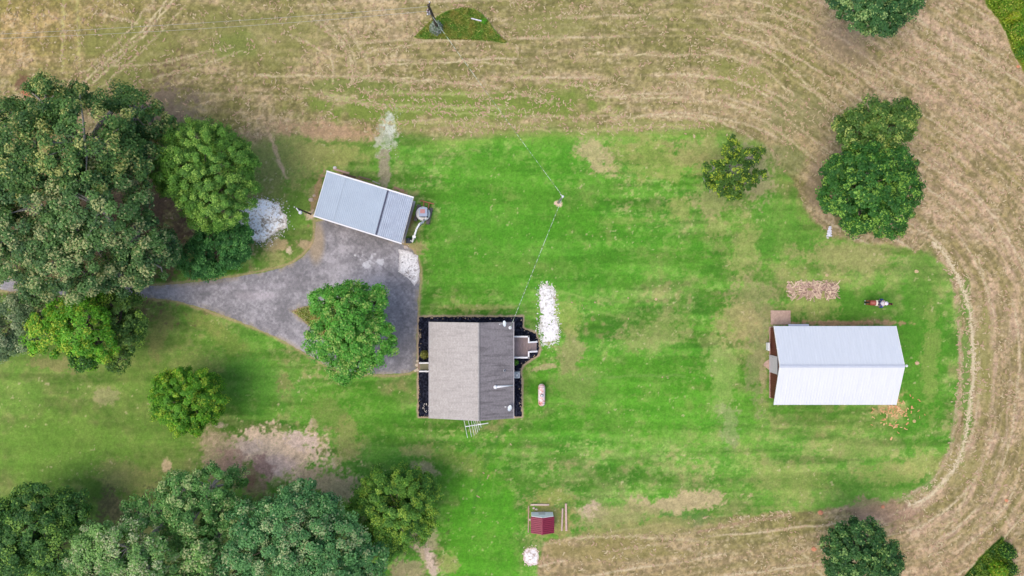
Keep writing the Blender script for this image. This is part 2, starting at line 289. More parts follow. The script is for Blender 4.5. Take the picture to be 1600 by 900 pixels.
def ground_tone(x, y):
    """colour of the ground (read tones), straw density, micro relief"""
    wx = (fbm(x, y, 40, 900, 3) - .5) * 26; wy = (fbm(x, y, 40, 910, 3) - .5) * 26
    d_l = sdf(x + wx * .35, y + wy * .35, LAWN) + (fbm(x, y, 9, 20, 3) - .5) * 10
    ew = 4 + 7 * (y < 240) * (x < 1150); lawn = 1 - ss(-1, 1, d_l / ew)
    # field
    n1 = fbm(x, y, 90, 30); n2 = fbm(x, y, 22, 40); n3 = fbm(x, y, 5.5, 50, 3)
    gd, ga = polyline(x, y, GUIDE)
    gdw = gd + (fbm(x, y, 70, 60, 2) - .5) * 16
    along = fbm(ga * .16, gdw, 7, 70, 4)
    f = mix((134, 128, 76), (182, 160, 120), ss(.38, .66, .35 * n1 + .25 * n2 + .40 * along))
    f = mix(f, mix((148, 132, 88), (192, 162, 132), ss(.34, .6, .4 * n2 + .6 * along)), ss(1220, 1480, x) * .8)
    f = mix(f, mix((150, 136, 76), (192, 160, 112), ss(.3, .7, n2)), (1 - ss(0, 330, x)) * (1 - ss(60, 150, y)) * .8)
    f = mix(f, mix((146, 124, 88), (188, 160, 126), n2), ss(820, 880, y) * .6)
    f = f * (0.90 + 0.22 * ss(.3, .7, n3))[..., None]
    gdn = gd + (fbm(x, y, 60, 62, 2) - .5) * 9 + (fbm(x, y, 9, 64, 2) - .5) * 2.2
    ph = (gdn / 31.0) % 1.0; fine_row = np.exp(-(((gdn / 10.3) % 1.0 - .5) * 10.3 / 1.5) ** 2) * ss(.35, .6, fbm(ga * .3, gd, 22, 84, 2)) * ss(380, 700, x)
    row = np.exp(-((ph - .5) * 31 / 1.7) ** 2) * ss(.38, .52, fbm(ga * .25, gd, 20, 80, 2)) * ss(420, 800, x)
    f = mix(f, (194, 172, 136), fine_row * .32); f = mix(f, (212, 194, 156), row * .85)
    stripe = np.exp(-((((gdw + 15) / 31.0) % 1.0 - .5) * 31 / 6.0) ** 2) * ss(420, 800, x)
    f = mix(f, (118, 118, 62), stripe * .32 * ss(.3, .6, n2))
    fleck = ss(.60, .72, fbm(x * 1.0, y * 1.3, 4.2, 90, 2)) * (0.25 + .75 * ss(.35, .65, n2))
    f = mix(f, (220, 202, 166), fleck * .38)
    dk = ss(.62, .74, fbm(x, y, 3.6, 96, 2)); f = mix(f, (104, 98, 58), dk * .45)
    # lawn
    m1 = fbm(x, y, 110, 100); m2 = fbm(x, y, 30, 110); m3 = fbm(x, y, 9, 120, 3); mow = fbm(x * .10, y, 13, 130, 3); m4 = fbm(x, y, 3.4, 140, 2)
    g = mix((85, 140, 40), (110, 159, 60), ss(.3, .7, .35 * m1 + .35 * mow + .3 * m3))
    m5 = fbm(x * .55, y, 48, 135, 4, .65); olive = ss(.46, .66, .3 * m2 + .45 * m5 + .25 * m3)
    g = mix(g, (134, 154, 82), olive * .75); g = mix(g, (66, 128, 34), ss(.48, .62, fbm(x * .4, y, 20, 137, 4, .7)) * .5 * (1 - olive))
    g = mix(g, (150, 178, 92), ss(.56, .70, fbm(x * .8, y, 11, 139, 4, .85)) * .7)
    g = mix(g, (176, 176, 112), ss(.58, .66, fbm(x * .7, y, 7, 138, 3, .8)) * ss(.48, .6, fbm(x, y, 70, 133, 3)) * .6)
    g = mix(g, (136, 160, 72), (1 - ss(4, 30, np.abs(d_l))) * ss(600, 700, x) * (y < 400) * .6)
    tan = ss(.60, .72, .55 * m2 + .45 * m3); g = mix(g, (172, 164, 104), tan * .6)
    side = np.clip((1 - ss(180, 520, x)) * ss(430, 500, y) + (1 - ss(480, 640, x)) * (1 - ss(380, 430, y)) * .8, 0, 1)
    g = mix(g, mix((96, 130, 50), (136, 148, 78), ss(.34, .66, .35 * m2 + .3 * m3 + .35 * m5)), side * .9)
    east = ss(1080, 1200, x) * (1 - ss(1370, 1420, x) * .6)
    g = mix(g, mix((100, 144, 54), (152, 158, 88), ss(.35, .65, m2)), east * .5)
    fineg = fbm(x * .8, y, 6.5, 143, 4, .85)
    mot = ss(.54, .68, fbm(x, y, 24, 146, 5, .75)) * ss(.40, .56, m1 * .6 + .4 * ss(850, 1150, x)); g = mix(g, (160, 160, 98), mot * .55)
    g = g * (0.84 + 0.16 * m4 + .16 * fineg)[..., None] * (0.89 + .18 * ss(.3, .7, mow))[..., None]
    g = mix(g, (124, 132, 78), ss(.62, .72, fineg) * .5)
    c = mix(f, g, lawn)
    for cx, cy, rx, ry, tone, s_ in LUSH:
        q = np.hypot((x + wx - cx) / rx, (y + wy - cy) / ry) + (fbm(x, y, 16, 150, 3) - .5) * .9
        c = mix(c, np.array(tone) * (0.9 + .2 * m4)[..., None], (1 - ss(.6, 1.15, q)) * s_)
    bare = np.zeros(x.shape)
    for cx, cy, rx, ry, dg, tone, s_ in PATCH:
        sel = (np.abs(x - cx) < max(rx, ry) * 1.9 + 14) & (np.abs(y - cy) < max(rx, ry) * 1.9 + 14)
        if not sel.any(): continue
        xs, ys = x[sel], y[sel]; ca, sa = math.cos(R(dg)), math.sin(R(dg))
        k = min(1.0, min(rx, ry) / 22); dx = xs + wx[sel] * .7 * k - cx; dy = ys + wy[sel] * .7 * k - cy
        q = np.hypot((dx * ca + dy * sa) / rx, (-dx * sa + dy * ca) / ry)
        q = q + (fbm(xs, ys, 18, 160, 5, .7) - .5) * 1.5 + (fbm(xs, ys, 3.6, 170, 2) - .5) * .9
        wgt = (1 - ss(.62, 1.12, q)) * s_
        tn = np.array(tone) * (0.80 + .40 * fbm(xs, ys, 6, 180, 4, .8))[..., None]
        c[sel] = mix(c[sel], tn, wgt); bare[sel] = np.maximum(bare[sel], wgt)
    # mown wheel marks on the lawn and worn specks
    spk = ss(.80, .84, fbm(x, y, 4.5, 190, 2)) * ss(.45, .6, m2); c = mix(c, (206, 190, 146), spk * lawn * .6)
    for pts, wd, s_, tone in LINES:
        xs0, ys0 = min(p[0] for p in pts) - 14, min(p[1] for p in pts) - 14; xs1, ys1 = max(p[0] for p in pts) + 14, max(p[1] for p in pts) + 14
        sel = (x > xs0) & (x < xs1) & (y > ys0) & (y < ys1)
        if not sel.any(): continue
        xs, ys = x[sel], y[sel]
        d, a = polyline(xs + (fbm(xs, ys, 10, 200, 2) - .5) * 6, ys + (fbm(xs, ys, 10, 205, 2) - .5) * 6, smooth_poly(pts, 2, False))
        wgt = np.exp(-(d / wd) ** 2) * min(1, s_ * 1.4) * (.5 + .5 * ss(.3, .6, fbm(xs, ys, 7, 210, 2)))
        c[sel] = mix(c[sel], tone, wgt)
    # tall growth left standing
    for poly, a_, b_ in ((POLE_ISLE, (88, 124, 42), (124, 122, 56)), (CORNER, (92, 124, 30), (130, 136, 50)), (WEDGE, (60, 96, 28), (92, 124, 40))):
        q = sdf(x, y, poly); wgt = 1 - ss(-1.5, 1.0, q + (fbm(x, y, 5, 220, 2) - .5) * 3)
        c = mix(c, mix(a_, b_, ss(.35, .65, n2)), wgt); lawn = np.maximum(lawn, wgt)
    # dead edge along drive and planting bed
    dd = sdf(x, y, smooth_poly(DRIVE, 1)); e = np.exp(-((dd - 1.5 + (fbm(x, y, 12, 230, 3) - .5) * 5) / 2.6) ** 2)
    c = mix(c, (186, 160, 122), e * .8); c = mix(c, (150, 142, 138), (1 - ss(-4, 0, dd)))
    q = sdf(x, y, ISLE); c = mix(c, mix((104, 124, 52), (160, 138, 84), ss(.4, .6, n2)), (1 - ss(-3, 1, q)))
    c = mix(c, (190, 160, 125), np.exp(-((q + 1) / 1.6) ** 2) * .7)
    db = sdf(x, y, BED); c = mix(c, (182, 158, 132), (1 - ss(1.5, 4.0, db + (fbm(x, y, 8, 240, 3) - .5) * 3.2)) * .95)
    return c, lawn, bare, gd, ga, dd, row

# ------------------------------------------------------------------ ground (one sheet out to the horizon)
step = 1.45
fx = np.arange(-60, 1662, step); fy = np.arange(-45, 947, step)
out = np.cumsum(1.9 * 1.28 ** np.arange(33))
ax = np.concatenate([fx[0] - out[::-1], fx, fx[-1] + out]); ay = np.concatenate([fy[0] - out[::-1], fy, fy[-1] + out])
X, Y = np.meshgrid(ax, ay)
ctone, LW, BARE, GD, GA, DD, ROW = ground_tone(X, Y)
FAR = ss(60, 420, np.maximum(np.maximum(-60 - X, X - 1660), np.maximum(-45 - Y, Y - 945)))
ctone = mix(ctone, mix((162, 150, 104), (122, 142, 72), ss(.4, .6, fbm(X, Y, 900, 330, 2))), FAR)
relief = (fbm(X, Y, 2.9, 300, 2) - .5) * .10 * (1 - LW) + (fbm(X, Y, 2.9, 310, 2) - .5) * .035 * LW + ROW * .03
flatten = (1 - ss(-6, 1, -DD) ) if False else ss(0, 6, DD)
flatten = flatten * ss(0, 4, sdf(X, Y, BED))
Z = -0.03 + relief * flatten
rng_out = ss(0, 3000, np.hypot(X - 800, Y - 450) - 1200)
Z = Z * (1 - rng_out)
nY, nX = X.shape
idx = np.arange(nX * nY).reshape(nY, nX)
faces = np.stack([idx[1:, :-1], idx[1:, 1:], idx[:-1, 1:], idx[:-1, :-1]], -1).reshape(-1, 4)
V = np.stack([(X - 800) * S, (450 - Y) * S, Z], -1).reshape(-1, 3)
M_ground = attr_mat('grass_and_stubble', rough=.95, var=.26, scale=5.5, bump=.5, spec=.1)
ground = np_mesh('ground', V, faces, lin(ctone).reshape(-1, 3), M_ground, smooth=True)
tag(ground, kind='structure')

# ------------------------------------------------------------------ loose surfaces laid on the ground
def sheet(name, poly, material, tonef, z=0.0, dome=0.0, rag=2.0, ragsc=6, stp=.6, hole=None, holes=0.0, kind=None, label=None, cat=None, rough_h=0.0):
    xs = np.arange(min(p[0] for p in poly) - 3, max(p[0] for p in poly) + 3, stp); ys = np.arange(min(p[1] for p in poly) - 3, max(p[1] for p in poly) + 3, stp)
    x, y = np.meshgrid(xs, ys); q = sdf(x, y, poly) + (fbm(x, y, ragsc, 400, 3) - .5) * 2 * rag
    if hole is not None: q = np.maximum(q, -(sdf(x, y, hole) + (fbm(x, y, 5, 404, 2) - .5) * 2))
    if holes: q = np.where((vn(x, y, 1.7, 410) * .5 + vn(x, y, 5, 411) * .5 > 1 - holes) | (vn(x, y, 2.2, 412) > 1 - np.clip(.55 + q * .12, 0, 1) * .55), 1, q)
    keep = q < 0
    zz = z + dome * ss(0, 14, -q) + (fbm(x, y, 2.0, 420, 2) - .5) * rough_h * ss(0, 3, -q) + .004
    c = tonef(x, y, q)
    n = x.size; id_ = np.arange(n).reshape(x.shape)
    k4 = keep[1:, :-1] & keep[1:, 1:] & keep[:-1, 1:] & keep[:-1, :-1]
    fa = np.stack([id_[1:, :-1], id_[1:, 1:], id_[:-1, 1:], id_[:-1, :-1]], -1)[k4]
    used = np.unique(fa); remap = np.zeros(n, int); remap[used] = np.arange(len(used))
    v = np.stack([(x - 800) * S, (450 - y) * S, zz], -1).reshape(-1, 3)[used]
    o = np_mesh(name, v, remap[fa], lin(c).reshape(-1, 3)[used], material, smooth=True)
    return tag(o, label, cat, None, kind)
M_gravel = attr_mat('gravel', rough=.95, var=.22, scale=9, bump=.7)
M_mulch = attr_mat('mulch', rough=.95, var=.45, scale=8, bump=1.0, spec=.05)
def drive_tone(x, y, q):
    n = fbm(x, y, 60, 500); n2 = fbm(x, y, 12, 510); n3 = fbm(x, y, 3, 520, 3)
    c = mix((134, 131, 132), (180, 175, 176), ss(.35, .65, .5 * n + .3 * n2 + .2 * n3))
    c = mix(c, (172, 156, 128), (1 - ss(0, 9, -q)) * .6 * ss(.4, .6, n2))
    c = mix(c, (178, 158, 128), (1 - ss(.5, 1.1, np.hypot((x - 494) / 16, (y - 378) / 40))) * .8)           # sandy corner by the shed
    c = mix(c, (222, 220, 220), ss(.52, .62, n2) * (1 - ss(.5, 1, np.hypot((x - 585) / 42, (y - 408) / 18))) * .9)
    c = mix(c, (110, 108, 110), ss(.45, .6, n2) * (1 - ss(.5, 1, np.hypot((x - 575) / 60, (y - 372) / 16))) * .5)
    c = mix(c, (196, 186, 188), (1 - ss(.3, 1, np.hypot((x - 400) / 50, (y - 462) / 10))) * .5)
    ruts = np.exp(-((y - (448 + (x - 400) * -.05)) / 4) ** 2) * (1 - ss(420, 520, x)); c = mix(c, (184, 176, 180), ruts * .25)
    # dark crack and tyre streaks fanning from the shed door
    for pts, wd, s_ in (([(560, 396), (590, 412), (615, 430), (635, 452)], 1.0, .35), ([(630, 470), (632, 520), (628, 575)], 7, .22), ([(400, 500), (450, 520), (500, 560)], 5, .18), ([(560, 400), (500, 420), (440, 440)], 4, .18), ([(610, 385), (640, 420), (645, 470)], 1.5, .3)):
        d, _ = polyline(x, y, pts); c = mix(c, (104, 100, 104), np.exp(-(d / wd) ** 2) * s_)
    return c * (.94 + .12 * n3)[..., None]
sheet('driveway', smooth_poly(DRIVE, 1), M_gravel, drive_tone, z=-.02, dome=.05, rag=1.6, ragsc=9, stp=.8, hole=ISLE, kind='structure', rough_h=.02)
def white_tone(base, dirt, t=.5):
    def f(x, y, q):
        n = fbm(x, y, 9, 530, 4, .8); n2 = fbm(x, y, 1.8, 540, 2)
        c = mix(dirt, base, ss(t - .16, t + .10, .65 * n + .35 * n2)); c = c * (.86 + .18 * n2)[..., None]; return mix(c, dirt, (1 - ss(0, 5, -q)) * .6)
    return f
sheet('gravel_apron', [(622, 389), (640, 392), (653, 400), (656, 420), (654, 438), (648, 446), (638, 436), (622, 424), (624, 405)], M_gravel, white_tone((255, 251, 246), (190, 180, 172), .42), z=.035, rag=1.6, stp=.5,
      kind='stuff', label='white crushed stone laid at the driveway corner below the shed', cat='gravel')
sheet('gravel_strip', [(843, 447), (852, 444), (866, 449), (868, 475), (870, 500), (874, 512), (872, 532), (862, 537), (848, 538), (845, 520), (840, 512), (845, 500), (842, 470)], M_gravel, white_tone((255, 251, 246), (196, 192, 176), .46), z=-.02, dome=.05, rag=2.5, ragsc=4, stp=.5, holes=.14,
      kind='stuff', label='long strip of bright white gravel on the lawn beside the deck', cat='gravel')
sheet('gravel_pile', [(372, 330), (392, 310), (412, 312), (434, 318), (446, 336), (447, 354), (432, 364), (412, 378), (392, 374), (374, 360)], M_gravel, white_tone((310, 303, 292), (206, 190, 166), .44), z=-.02, dome=.35, rag=4, ragsc=8, stp=.6, rough_h=.05,
      kind='stuff', label='spread heap of whitish gravel under the edge of the round tree', cat='gravel')
sheet('gravel_spill', smooth_poly([(819, 856), (840, 854), (843, 870), (840, 884), (823, 884), (816, 872)]), M_gravel, white_tone((255, 251, 246), (196, 170, 150), .42), z=-.02, dome=.12, rag=3, ragsc=5, stp=.5,
      kind='stuff', label='small patch of pinkish white rubble below the maroon well house', cat='rubble')
def mulch_tone(x, y, q):
    n = fbm(x, y, 2.2, 550, 3); return mix((22, 24, 34), (54, 56, 70), ss(.35, .75, n))
sheet('mulch_bed', BED, M_mulch, mulch_tone, z=-.03, dome=.06, rag=1.5, ragsc=4, stp=.5, rough_h=.05, kind='structure')
def stones(name, label, spots, seed, rgb=((255, 251, 246), (190, 184, 174))):
    k = np.random.RandomState(seed); px, py, sz = spots(k); n = len(px)
    base = np.array([[0, 0, 1.], [1, 0, 0], [0, 1, 0], [-1, 0, 0], [0, -1, 0]]); a = k.rand(n) * 6.3; x = (px - 800) * S; y = (450 - py) * S
    v = np.empty((n, 5, 3)); ca, sa = np.cos(a), np.sin(a)
    for i in range(5):
        bx, by, bz = base[i]; j = (.7 + .6 * k.rand(n)) * sz
        v[:, i, 0] = x + (bx * ca - by * sa) * j; v[:, i, 1] = y + (bx * sa + by * ca) * j; v[:, i, 2] = -.01 + bz * sz * .7 - (1 - bz) * .03
    f = np.array([[0, 1, 2], [0, 2, 3], [0, 3, 4], [0, 4, 1]])[None] + (np.arange(n) * 5)[:, None, None]
    c = np.repeat(lin(mix(rgb[1], rgb[0], k.rand(n))), 5, 0)
    tag(np_mesh(name, v.reshape(-1, 3), f.reshape(-1, 3), c, M_gravel), label, 'stones', kind='stuff')
def ring(poly, n, spread, s0=.04, s1=.06):
    def f(k):
        P_ = smooth_poly(poly, 2); i = k.randint(len(P_), size=n); q = np.array(P_); t = k.rand(n, 1); p = q[i] * (1 - t) + q[(i + 1) % len(P_)] * t
        p = p + k.normal(size=(n, 2)) * spread; return p[:, 0], p[:, 1], s0 + s1 * k.rand(n)
    return f
stones('loose_gravel', 'stray white stones round the gravel strip beside the deck', ring([(843, 447), (852, 444), (866, 449), (868, 475), (870, 500), (874, 512), (872, 532), (862, 537), (848, 538), (845, 520), (840, 512), (845, 500), (842, 470)], 420, 2.6), 1)
stones('loose_gravel', 'stray pale stones round the gravel heap under the round tree', ring([(392, 312), (412, 314), (434, 320), (446, 338), (446, 356), (432, 366), (412, 380), (396, 372)], 420, 5.5), 2)
stones('loose_gravel', 'stray pinkish stones round the rubble patch below the maroon shed', ring([(820, 858), (838, 856), (841, 870), (839, 880), (824, 881), (819, 872)], 140, 2.4), 3, ((250, 226, 216), (190, 160, 140)))
stones('loose_gravel', 'stray stones on the driveway beside the white corner', lambda k: (k.normal(612, 16, 260), k.normal(412, 13, 260), .03 + .05 * k.rand(260)), 4)
stones('loose_gravel', 'grey stones fading into grass above the long shed', lambda k: (k.normal(609, 8, 300), k.normal(200, 20, 300), .03 + .05 * k.rand(300)), 5, ((200, 202, 186), (160, 166, 130)))
# garden plot of bleached debris
def plot_tone(x, y, q):
    n = fbm(x * .35, y, 4, 560, 3); n2 = fbm(x, y, 9, 565, 2)
    c = mix((150, 122, 112), (222, 192, 168), ss(.35, .6, n)); c = mix(c, (150, 156, 84), ss(.6, .68, n2) * .8)
    return mix(c, (232, 208, 164), (1 - ss(0, 4, -q)) * .7)
sheet('bare_plot', [(1230, 439), (1308, 441), (1311, 452), (1306, 467), (1275, 466), (1236, 459), (1228, 452)], M_gravel, plot_tone, z=-.02, dome=.08, rag=2, ragsc=5, stp=.5, holes=.12, rough_h=.08, kind='stuff', label='pale pinkish brush and wood chip plot on the lawn above the barn', cat='debris')

# ------------------------------------------------------------------ cut hay lying on the field
def strips(n, px, py, L, Wd, Ht, c, seed, curl=.5, z0=-.03):
    """n small curled straw wisps: 4 cross-sections, 3 quads each"""
    r = np.random.RandomState(seed); a = r.rand(n) * 2 * math.pi; out_v = []; x = (px - 800) * S; y = (450 - py) * S
    for k in range(4):
        t = k / 3 - .5; da = (r.rand(n) - .5) * curl * 2; aa = a + da * (1 if k > 1 else -1)
        cx = x + np.cos(aa) * L * t; cy = y + np.sin(aa) * L * t; hz = z0 + .02 + Ht * (.3 + .9 * r.rand(n)) * (1 - abs(t) * .9)
        wx_, wy_ = -np.sin(aa) * Wd * .5 * (.5 + r.rand(n)), np.cos(aa) * Wd * .5 * (.5 + r.rand(n))
        out_v += [np.stack([cx + wx_, cy + wy_, hz + (r.rand(n) - .5) * Ht * .5], -1), np.stack([cx - wx_, cy - wy_, hz + (r.rand(n) - .5) * Ht * .5], -1)]
    v = np.stack(out_v, 1).reshape(-1, 3); b = (np.arange(n) * 8)[:, None]
    f = np.concatenate([b + np.array([[0, 1, 3, 2]]), b + np.array([[2, 3, 5, 4]]), b + np.array([[4, 5, 7, 6]])], 0)
    return v, f, np.repeat(c, 8, 0)
r = np.random.RandomState(11)
N = 260000; px = r.rand(N) * 1700 - 50; py = r.rand(N) * 980 - 40
gi = (np.clip(np.searchsorted(ay, py), 0, nY - 1), np.clip(np.searchsorted(ax, px), 0, nX - 1))
dens = (1 - LW[gi]) * (.03 + .34 * ss(.44, .62, fbm(px, py, 20, 600, 3)) + .75 * ROW[gi]) * (.55 + .45 * ss(300, 600, px)) * (1 - BARE[gi])
dens *= np.clip(.45 + ss(1100, 1400, px) * .3 + .3 * (1 - ss(120, 210, np.abs(py - 60))), 0, 1)
for pts, wd, s_, tone in LINES:
    sel = np.where((px > min(p[0] for p in pts) - 8) & (px < max(p[0] for p in pts) + 8) & (py > min(p[1] for p in pts) - 8) & (py < max(p[1] for p in pts) + 8))[0]
    d, _ = polyline(px[sel], py[sel], smooth_poly(pts, 2, False)); dens[sel] += np.exp(-(d / (wd + 1.6)) ** 2) * s_ * .55
lined = np.zeros(N); 
for pts, wd, s_, tone in LINES:
    if len(pts) > 10 and pts[0][0] > 1450: d, _ = polyline(px, py, smooth_poly(pts, 2, False)); lined = np.maximum(lined, np.exp(-(d / 3.2) ** 2) + .35 * np.exp(-((d - 6) / 7) ** 2) * (fbm(px, py, 9, 650, 2) > .5)); dens = np.maximum(dens, lined * .95)
dens *= 1 - .9 * ss(.2, .9, LW[gi]) * ((px < 1470) | (py < 380)); dens[sdf(px, py, POLE_ISLE) < 1] = 0; dens[sdf(px, py, CORNER) < 1] = 0; dens[sdf(px, py, WEDGE) < 1] = 0
keep = (r.rand(N) < dens) & (sdf(px, py, smooth_poly(DRIVE, 1)) > 2) & (sdf(px, py, BED) > 3)
px, py = px[keep], py[keep]; n = len(px); lk = np.clip(lined[keep], 0, 1)
tone = mix((164, 146, 104), (204, 186, 146), r.rand(n)); tone = mix(tone, (190, 156, 128), (r.rand(n) < .3) * .8); tone = mix(tone, (230, 214, 178), lk * .8)
v, f, c = strips(n, px, py, .14 + .36 * r.rand(n) ** 1.5, .05 + .10 * r.rand(n), .02 + .06 * r.rand(n), lin(tone), 12)
M_hay = attr_mat('cut_hay', rough=.9, var=0, spec=.1)
tag(np_mesh('mown_hay', v, f, c, M_hay), 'pale cut hay lying in wisps and rows over the field', 'hay', kind='stuff')
print('hay', n)

# ------------------------------------------------------------------ leaf builder
M_leaf = attr_mat('foliage', rough=.5, var=0, spec=.3, transl=.45)
LG = 2.75   # leaves are seen tilted and half shaded: lift the read tone to the leaf's own colour
def leaf_lin(c): return np.clip(lin(c) * LG * np.array([1.08, 1.0, .89]), 0, .6)
M_bark = mat('bark', (120, 104, 90), .9, var=.5, scale=4, bump=.6, stretch=(3, 3, .6))
M_bark_pale = mat('pale_bark', (176, 170, 160), .85, var=.4, scale=4, bump=.4)
def leaves(cent, size, normal, c, seed, aspect=.62):
    n = len(cent); r = np.random.RandomState(seed)
    nrm = normal / np.linalg.norm(normal, axis=1, keepdims=True)
    t = r.normal(size=(n, 3)); t -= (t * nrm).sum(1, keepdims=True) * nrm; t /= np.linalg.norm(t, axis=1, keepdims=True)
    b = np.cross(nrm, t); s = size[:, None]
    fold = nrm * s * .16
    v = np.stack([cent - t * s * .5, cent + b * s * .5 * aspect + fold, cent + t * s * .5, cent - b * s * .5 * aspect + fold], 1).reshape(-1, 3)
    f = (np.arange(n) * 4)[:, None] + np.array([[0, 1, 2, 3]])
    return v, f, np.repeat(c, 4, 0)
tree_n = 0
def tree(name, label, base, lobes, pal, leaf=.26, clump=.75, dens=1.0, gap=.12, tips=.25, trunk_r=.3, flat=.72, bark=None, limbs=10, cat='tree', skirt=-.45, group='trees around the farmyard', swirl=False):
    """lobes: px, py, r, top height (m) [, palette]; pal: (dark, mid, tip)"""
    global tree_n; tree_n += 1; r = np.random.RandomState(1000 + tree_n)
    P = G(*base); root = empty(name, P); tag(root, label, cat, group); leaf *= .84
    cv, cf, cc = [], [], []; off = 0; tops = []
    lob = []
    for lb in lobes:
        lx, ly, lr, top = lb[:4]; pl = lb[4] if len(lb) > 4 else pal
        zc = top * .72; Rr = 1.07 * lr * S * (H - zc) / H; c0 = np.array(G(lx, ly, zc)); Rz = min(Rr * flat, top * .5); c0[2] = top - Rz
        lob.append((c0, Rr, Rz, pl))
    for c0, Rr, Rz, pl in lob:
        nc = max(8, int(3.4 * Rr * Rr / (clump * clump) * 1.15))
        u = r.rand(nc) * (1 - skirt) + skirt; th = r.rand(nc) * 2 * math.pi; rr = np.sqrt(np.clip(1 - u * u, 0, 1))
        d = np.stack([rr * np.cos(th), rr * np.sin(th), u], -1)
        ph_ = r.rand(4) * 7; wob = .5 + .55 * np.sin(d[:, 0] * 3.1 * 1.7 + ph_[0] + 2 * np.sin(d[:, 1] * 3.3 + ph_[1])) * np.sin(d[:, 1] * 4.7 + ph_[2] + d[:, 2] * 3)
        bump_ = .60 + .34 * r.rand(nc) ** .8 + .24 * wob
        cp = c0 + d * np.array([Rr, Rr, Rz]) * bump_[:, None] * (1 - .5 * clump / max(Rr, clump))
        keep = r.rand(nc) > gap; cp, d = cp[keep], d[keep]; nc = len(cp)
        crad = clump * (.6 + .6 * r.rand(nc))
        ctone = r.rand(nc); istip = r.rand(nc) < tips
        per = max(8, int(dens * 26 * (clump * clump) / (leaf * leaf) * .5))
        ci = np.repeat(np.arange(nc), per); m = len(ci)
        g = r.normal(size=(m, 3)); g /= np.linalg.norm(g, axis=1, keepdims=True); g *= (r.rand(m, 1) ** .45)
        g[:, 2] *= .6
        if swirl: g[:, :2] *= .8; g += d[ci] * (r.rand(m, 1) - .3) * .9
        pos = cp[ci] + g * crad[ci][:, None]; pos[:, 2] = np.maximum(pos[:, 2], .25)
        nr = g * .8 + np.array([0, 0, .75]) + d[ci] * .5 + r.normal(size=(m, 3)) * .42
        dark, mid, tip = [leaf_lin(q) for q in pl]
        k = np.clip(ctone[ci] * .6 + r.rand(m) * .5 - .05, 0, 1)[:, None]
        cl = dark * (1 - k) + mid * k
        tp = (istip[ci] & (r.rand(m) < .6)) | (r.rand(m) < .05)
        cl[tp] = cl[tp] * .3 + tip * .7
        cl *= (.8 + .4 * r.rand(m, 1))
        v, f, c = leaves(pos, leaf * (.65 + .7 * r.rand(m)), nr, cl, 2000 + tree_n)
        cv.append(v); cf.append(f + off); cc.append(c); off += len(v); tops.append(cp)
    V_ = np.concatenate(cv) - np.array(P); o = np_mesh('crown', V_, np.concatenate(cf), np.concatenate(cc), M_leaf, root)
    # trunk and limbs
    allc = np.concatenate(tops) - np.array(P); mean = allc.mean(0); fork = Vector((mean[0] * .35, mean[1] * .35, max(.5, mean[2] * .38)))
    mb = MB(); mb.tube([(0, 0, -.3), (fork.x * .3, fork.y * .3, fork.z * .5), fork], [trunk_r * 1.35, trunk_r, trunk_r * .85], 9)
    hub = []
    for c0, Rr, Rz, pl in lob:
        e = Vector(c0 - np.array(P)); e.z = max(fork.z + .2, e.z - Rz * .15); md = fork.lerp(e, .5) + Vector((r.normal() * .3, r.normal() * .3, .15))
        mb.tube([fork, md, e], [trunk_r * .7, trunk_r * .5, trunk_r * .32], 7); hub.append((e, c0, Rr))
    for i in range(limbs * len(lob)):
        e, c0, Rr = hub[i % len(hub)]; cs = tops[i % len(hub)]
        q = Vector(cs[r.randint(len(cs))] - np.array(P)); q = e.lerp(q, .93); md = e.lerp(q, .5) + Vector((r.normal() * .25, r.normal() * .25, -.05))
        mb.tube([e, md, q], [trunk_r * .28, trunk_r * .17, .02], 5, cap=False)
    mb.build('trunk', bark or M_bark, root, smooth=True)
    return root

OAK = ((38, 66, 36), (76, 110, 54), (160, 188, 96))
OAK2 = ((42, 70, 42), (82, 116, 62), (170, 194, 112))
tree('oak_tree', 'huge spreading dark oak with pale leaf tips at the upper left field edge', (150, 255),
     [(85, 170, 42, 12), (60, 240, 74, 15.5), (140, 225, 78, 16.5), (222, 188, 38, 11), (190, 260, 58, 14), (20, 195, 44, 12), (250, 200, 30, 9.5), (205, 160, 22, 9), (-10, 270, 60, 13), (90, 145, 20, 10), (140, 160, 24, 10)],
     OAK, leaf=.27, clump=.72, gap=.24, tips=.26, trunk_r=.5, limbs=14, bark=M_bark_pale)
tree('oak_tree', 'huge spreading oak with pale leaf tips hanging over the left end of the driveway', (175, 365),
     [(60, 330, 84, 15), (165, 325, 72, 15.5), (225, 372, 44, 12), (238, 408, 40, 10.5), (110, 395, 76, 14), (25, 390, 56, 12), (200, 430, 34, 10), (70, 445, 30, 9), (260, 385, 30, 9), (-20, 340, 60, 12), (150, 430, 30, 9)],
     OAK2, leaf=.27, clump=.72, gap=.26, tips=.3, trunk_r=.5, limbs=14, bark=M_bark_pale)
tree('cedar_tree', 'fine leaved yellowish green round tree beside the white gravel heap', (355, 295),
     [(322, 262, 66, 11.5), (345, 300, 54, 10.5), (292, 268, 48, 10), (330, 322, 38, 8.5), (312, 228, 38, 9), (362, 262, 42, 9.5), (285, 295, 30, 8)],
     ((54, 90, 36), (86, 128, 50), (124, 160, 72)), leaf=.17, clump=.5, gap=.08, tips=.3, trunk_r=.3, swirl=True)
tree('hedge_tree', 'low blue green bushy tree between the round tree and the driveway', (350, 392),
     [(338, 385, 42, 5.2), (305, 405, 30, 4.6), (365, 375, 30, 4.6), (322, 420, 20, 3.8), (376, 390, 18, 3.8)],
     ((34, 74, 34), (60, 110, 54), (92, 142, 76)), leaf=.2, clump=.5, gap=.06, tips=.2, trunk_r=.16)
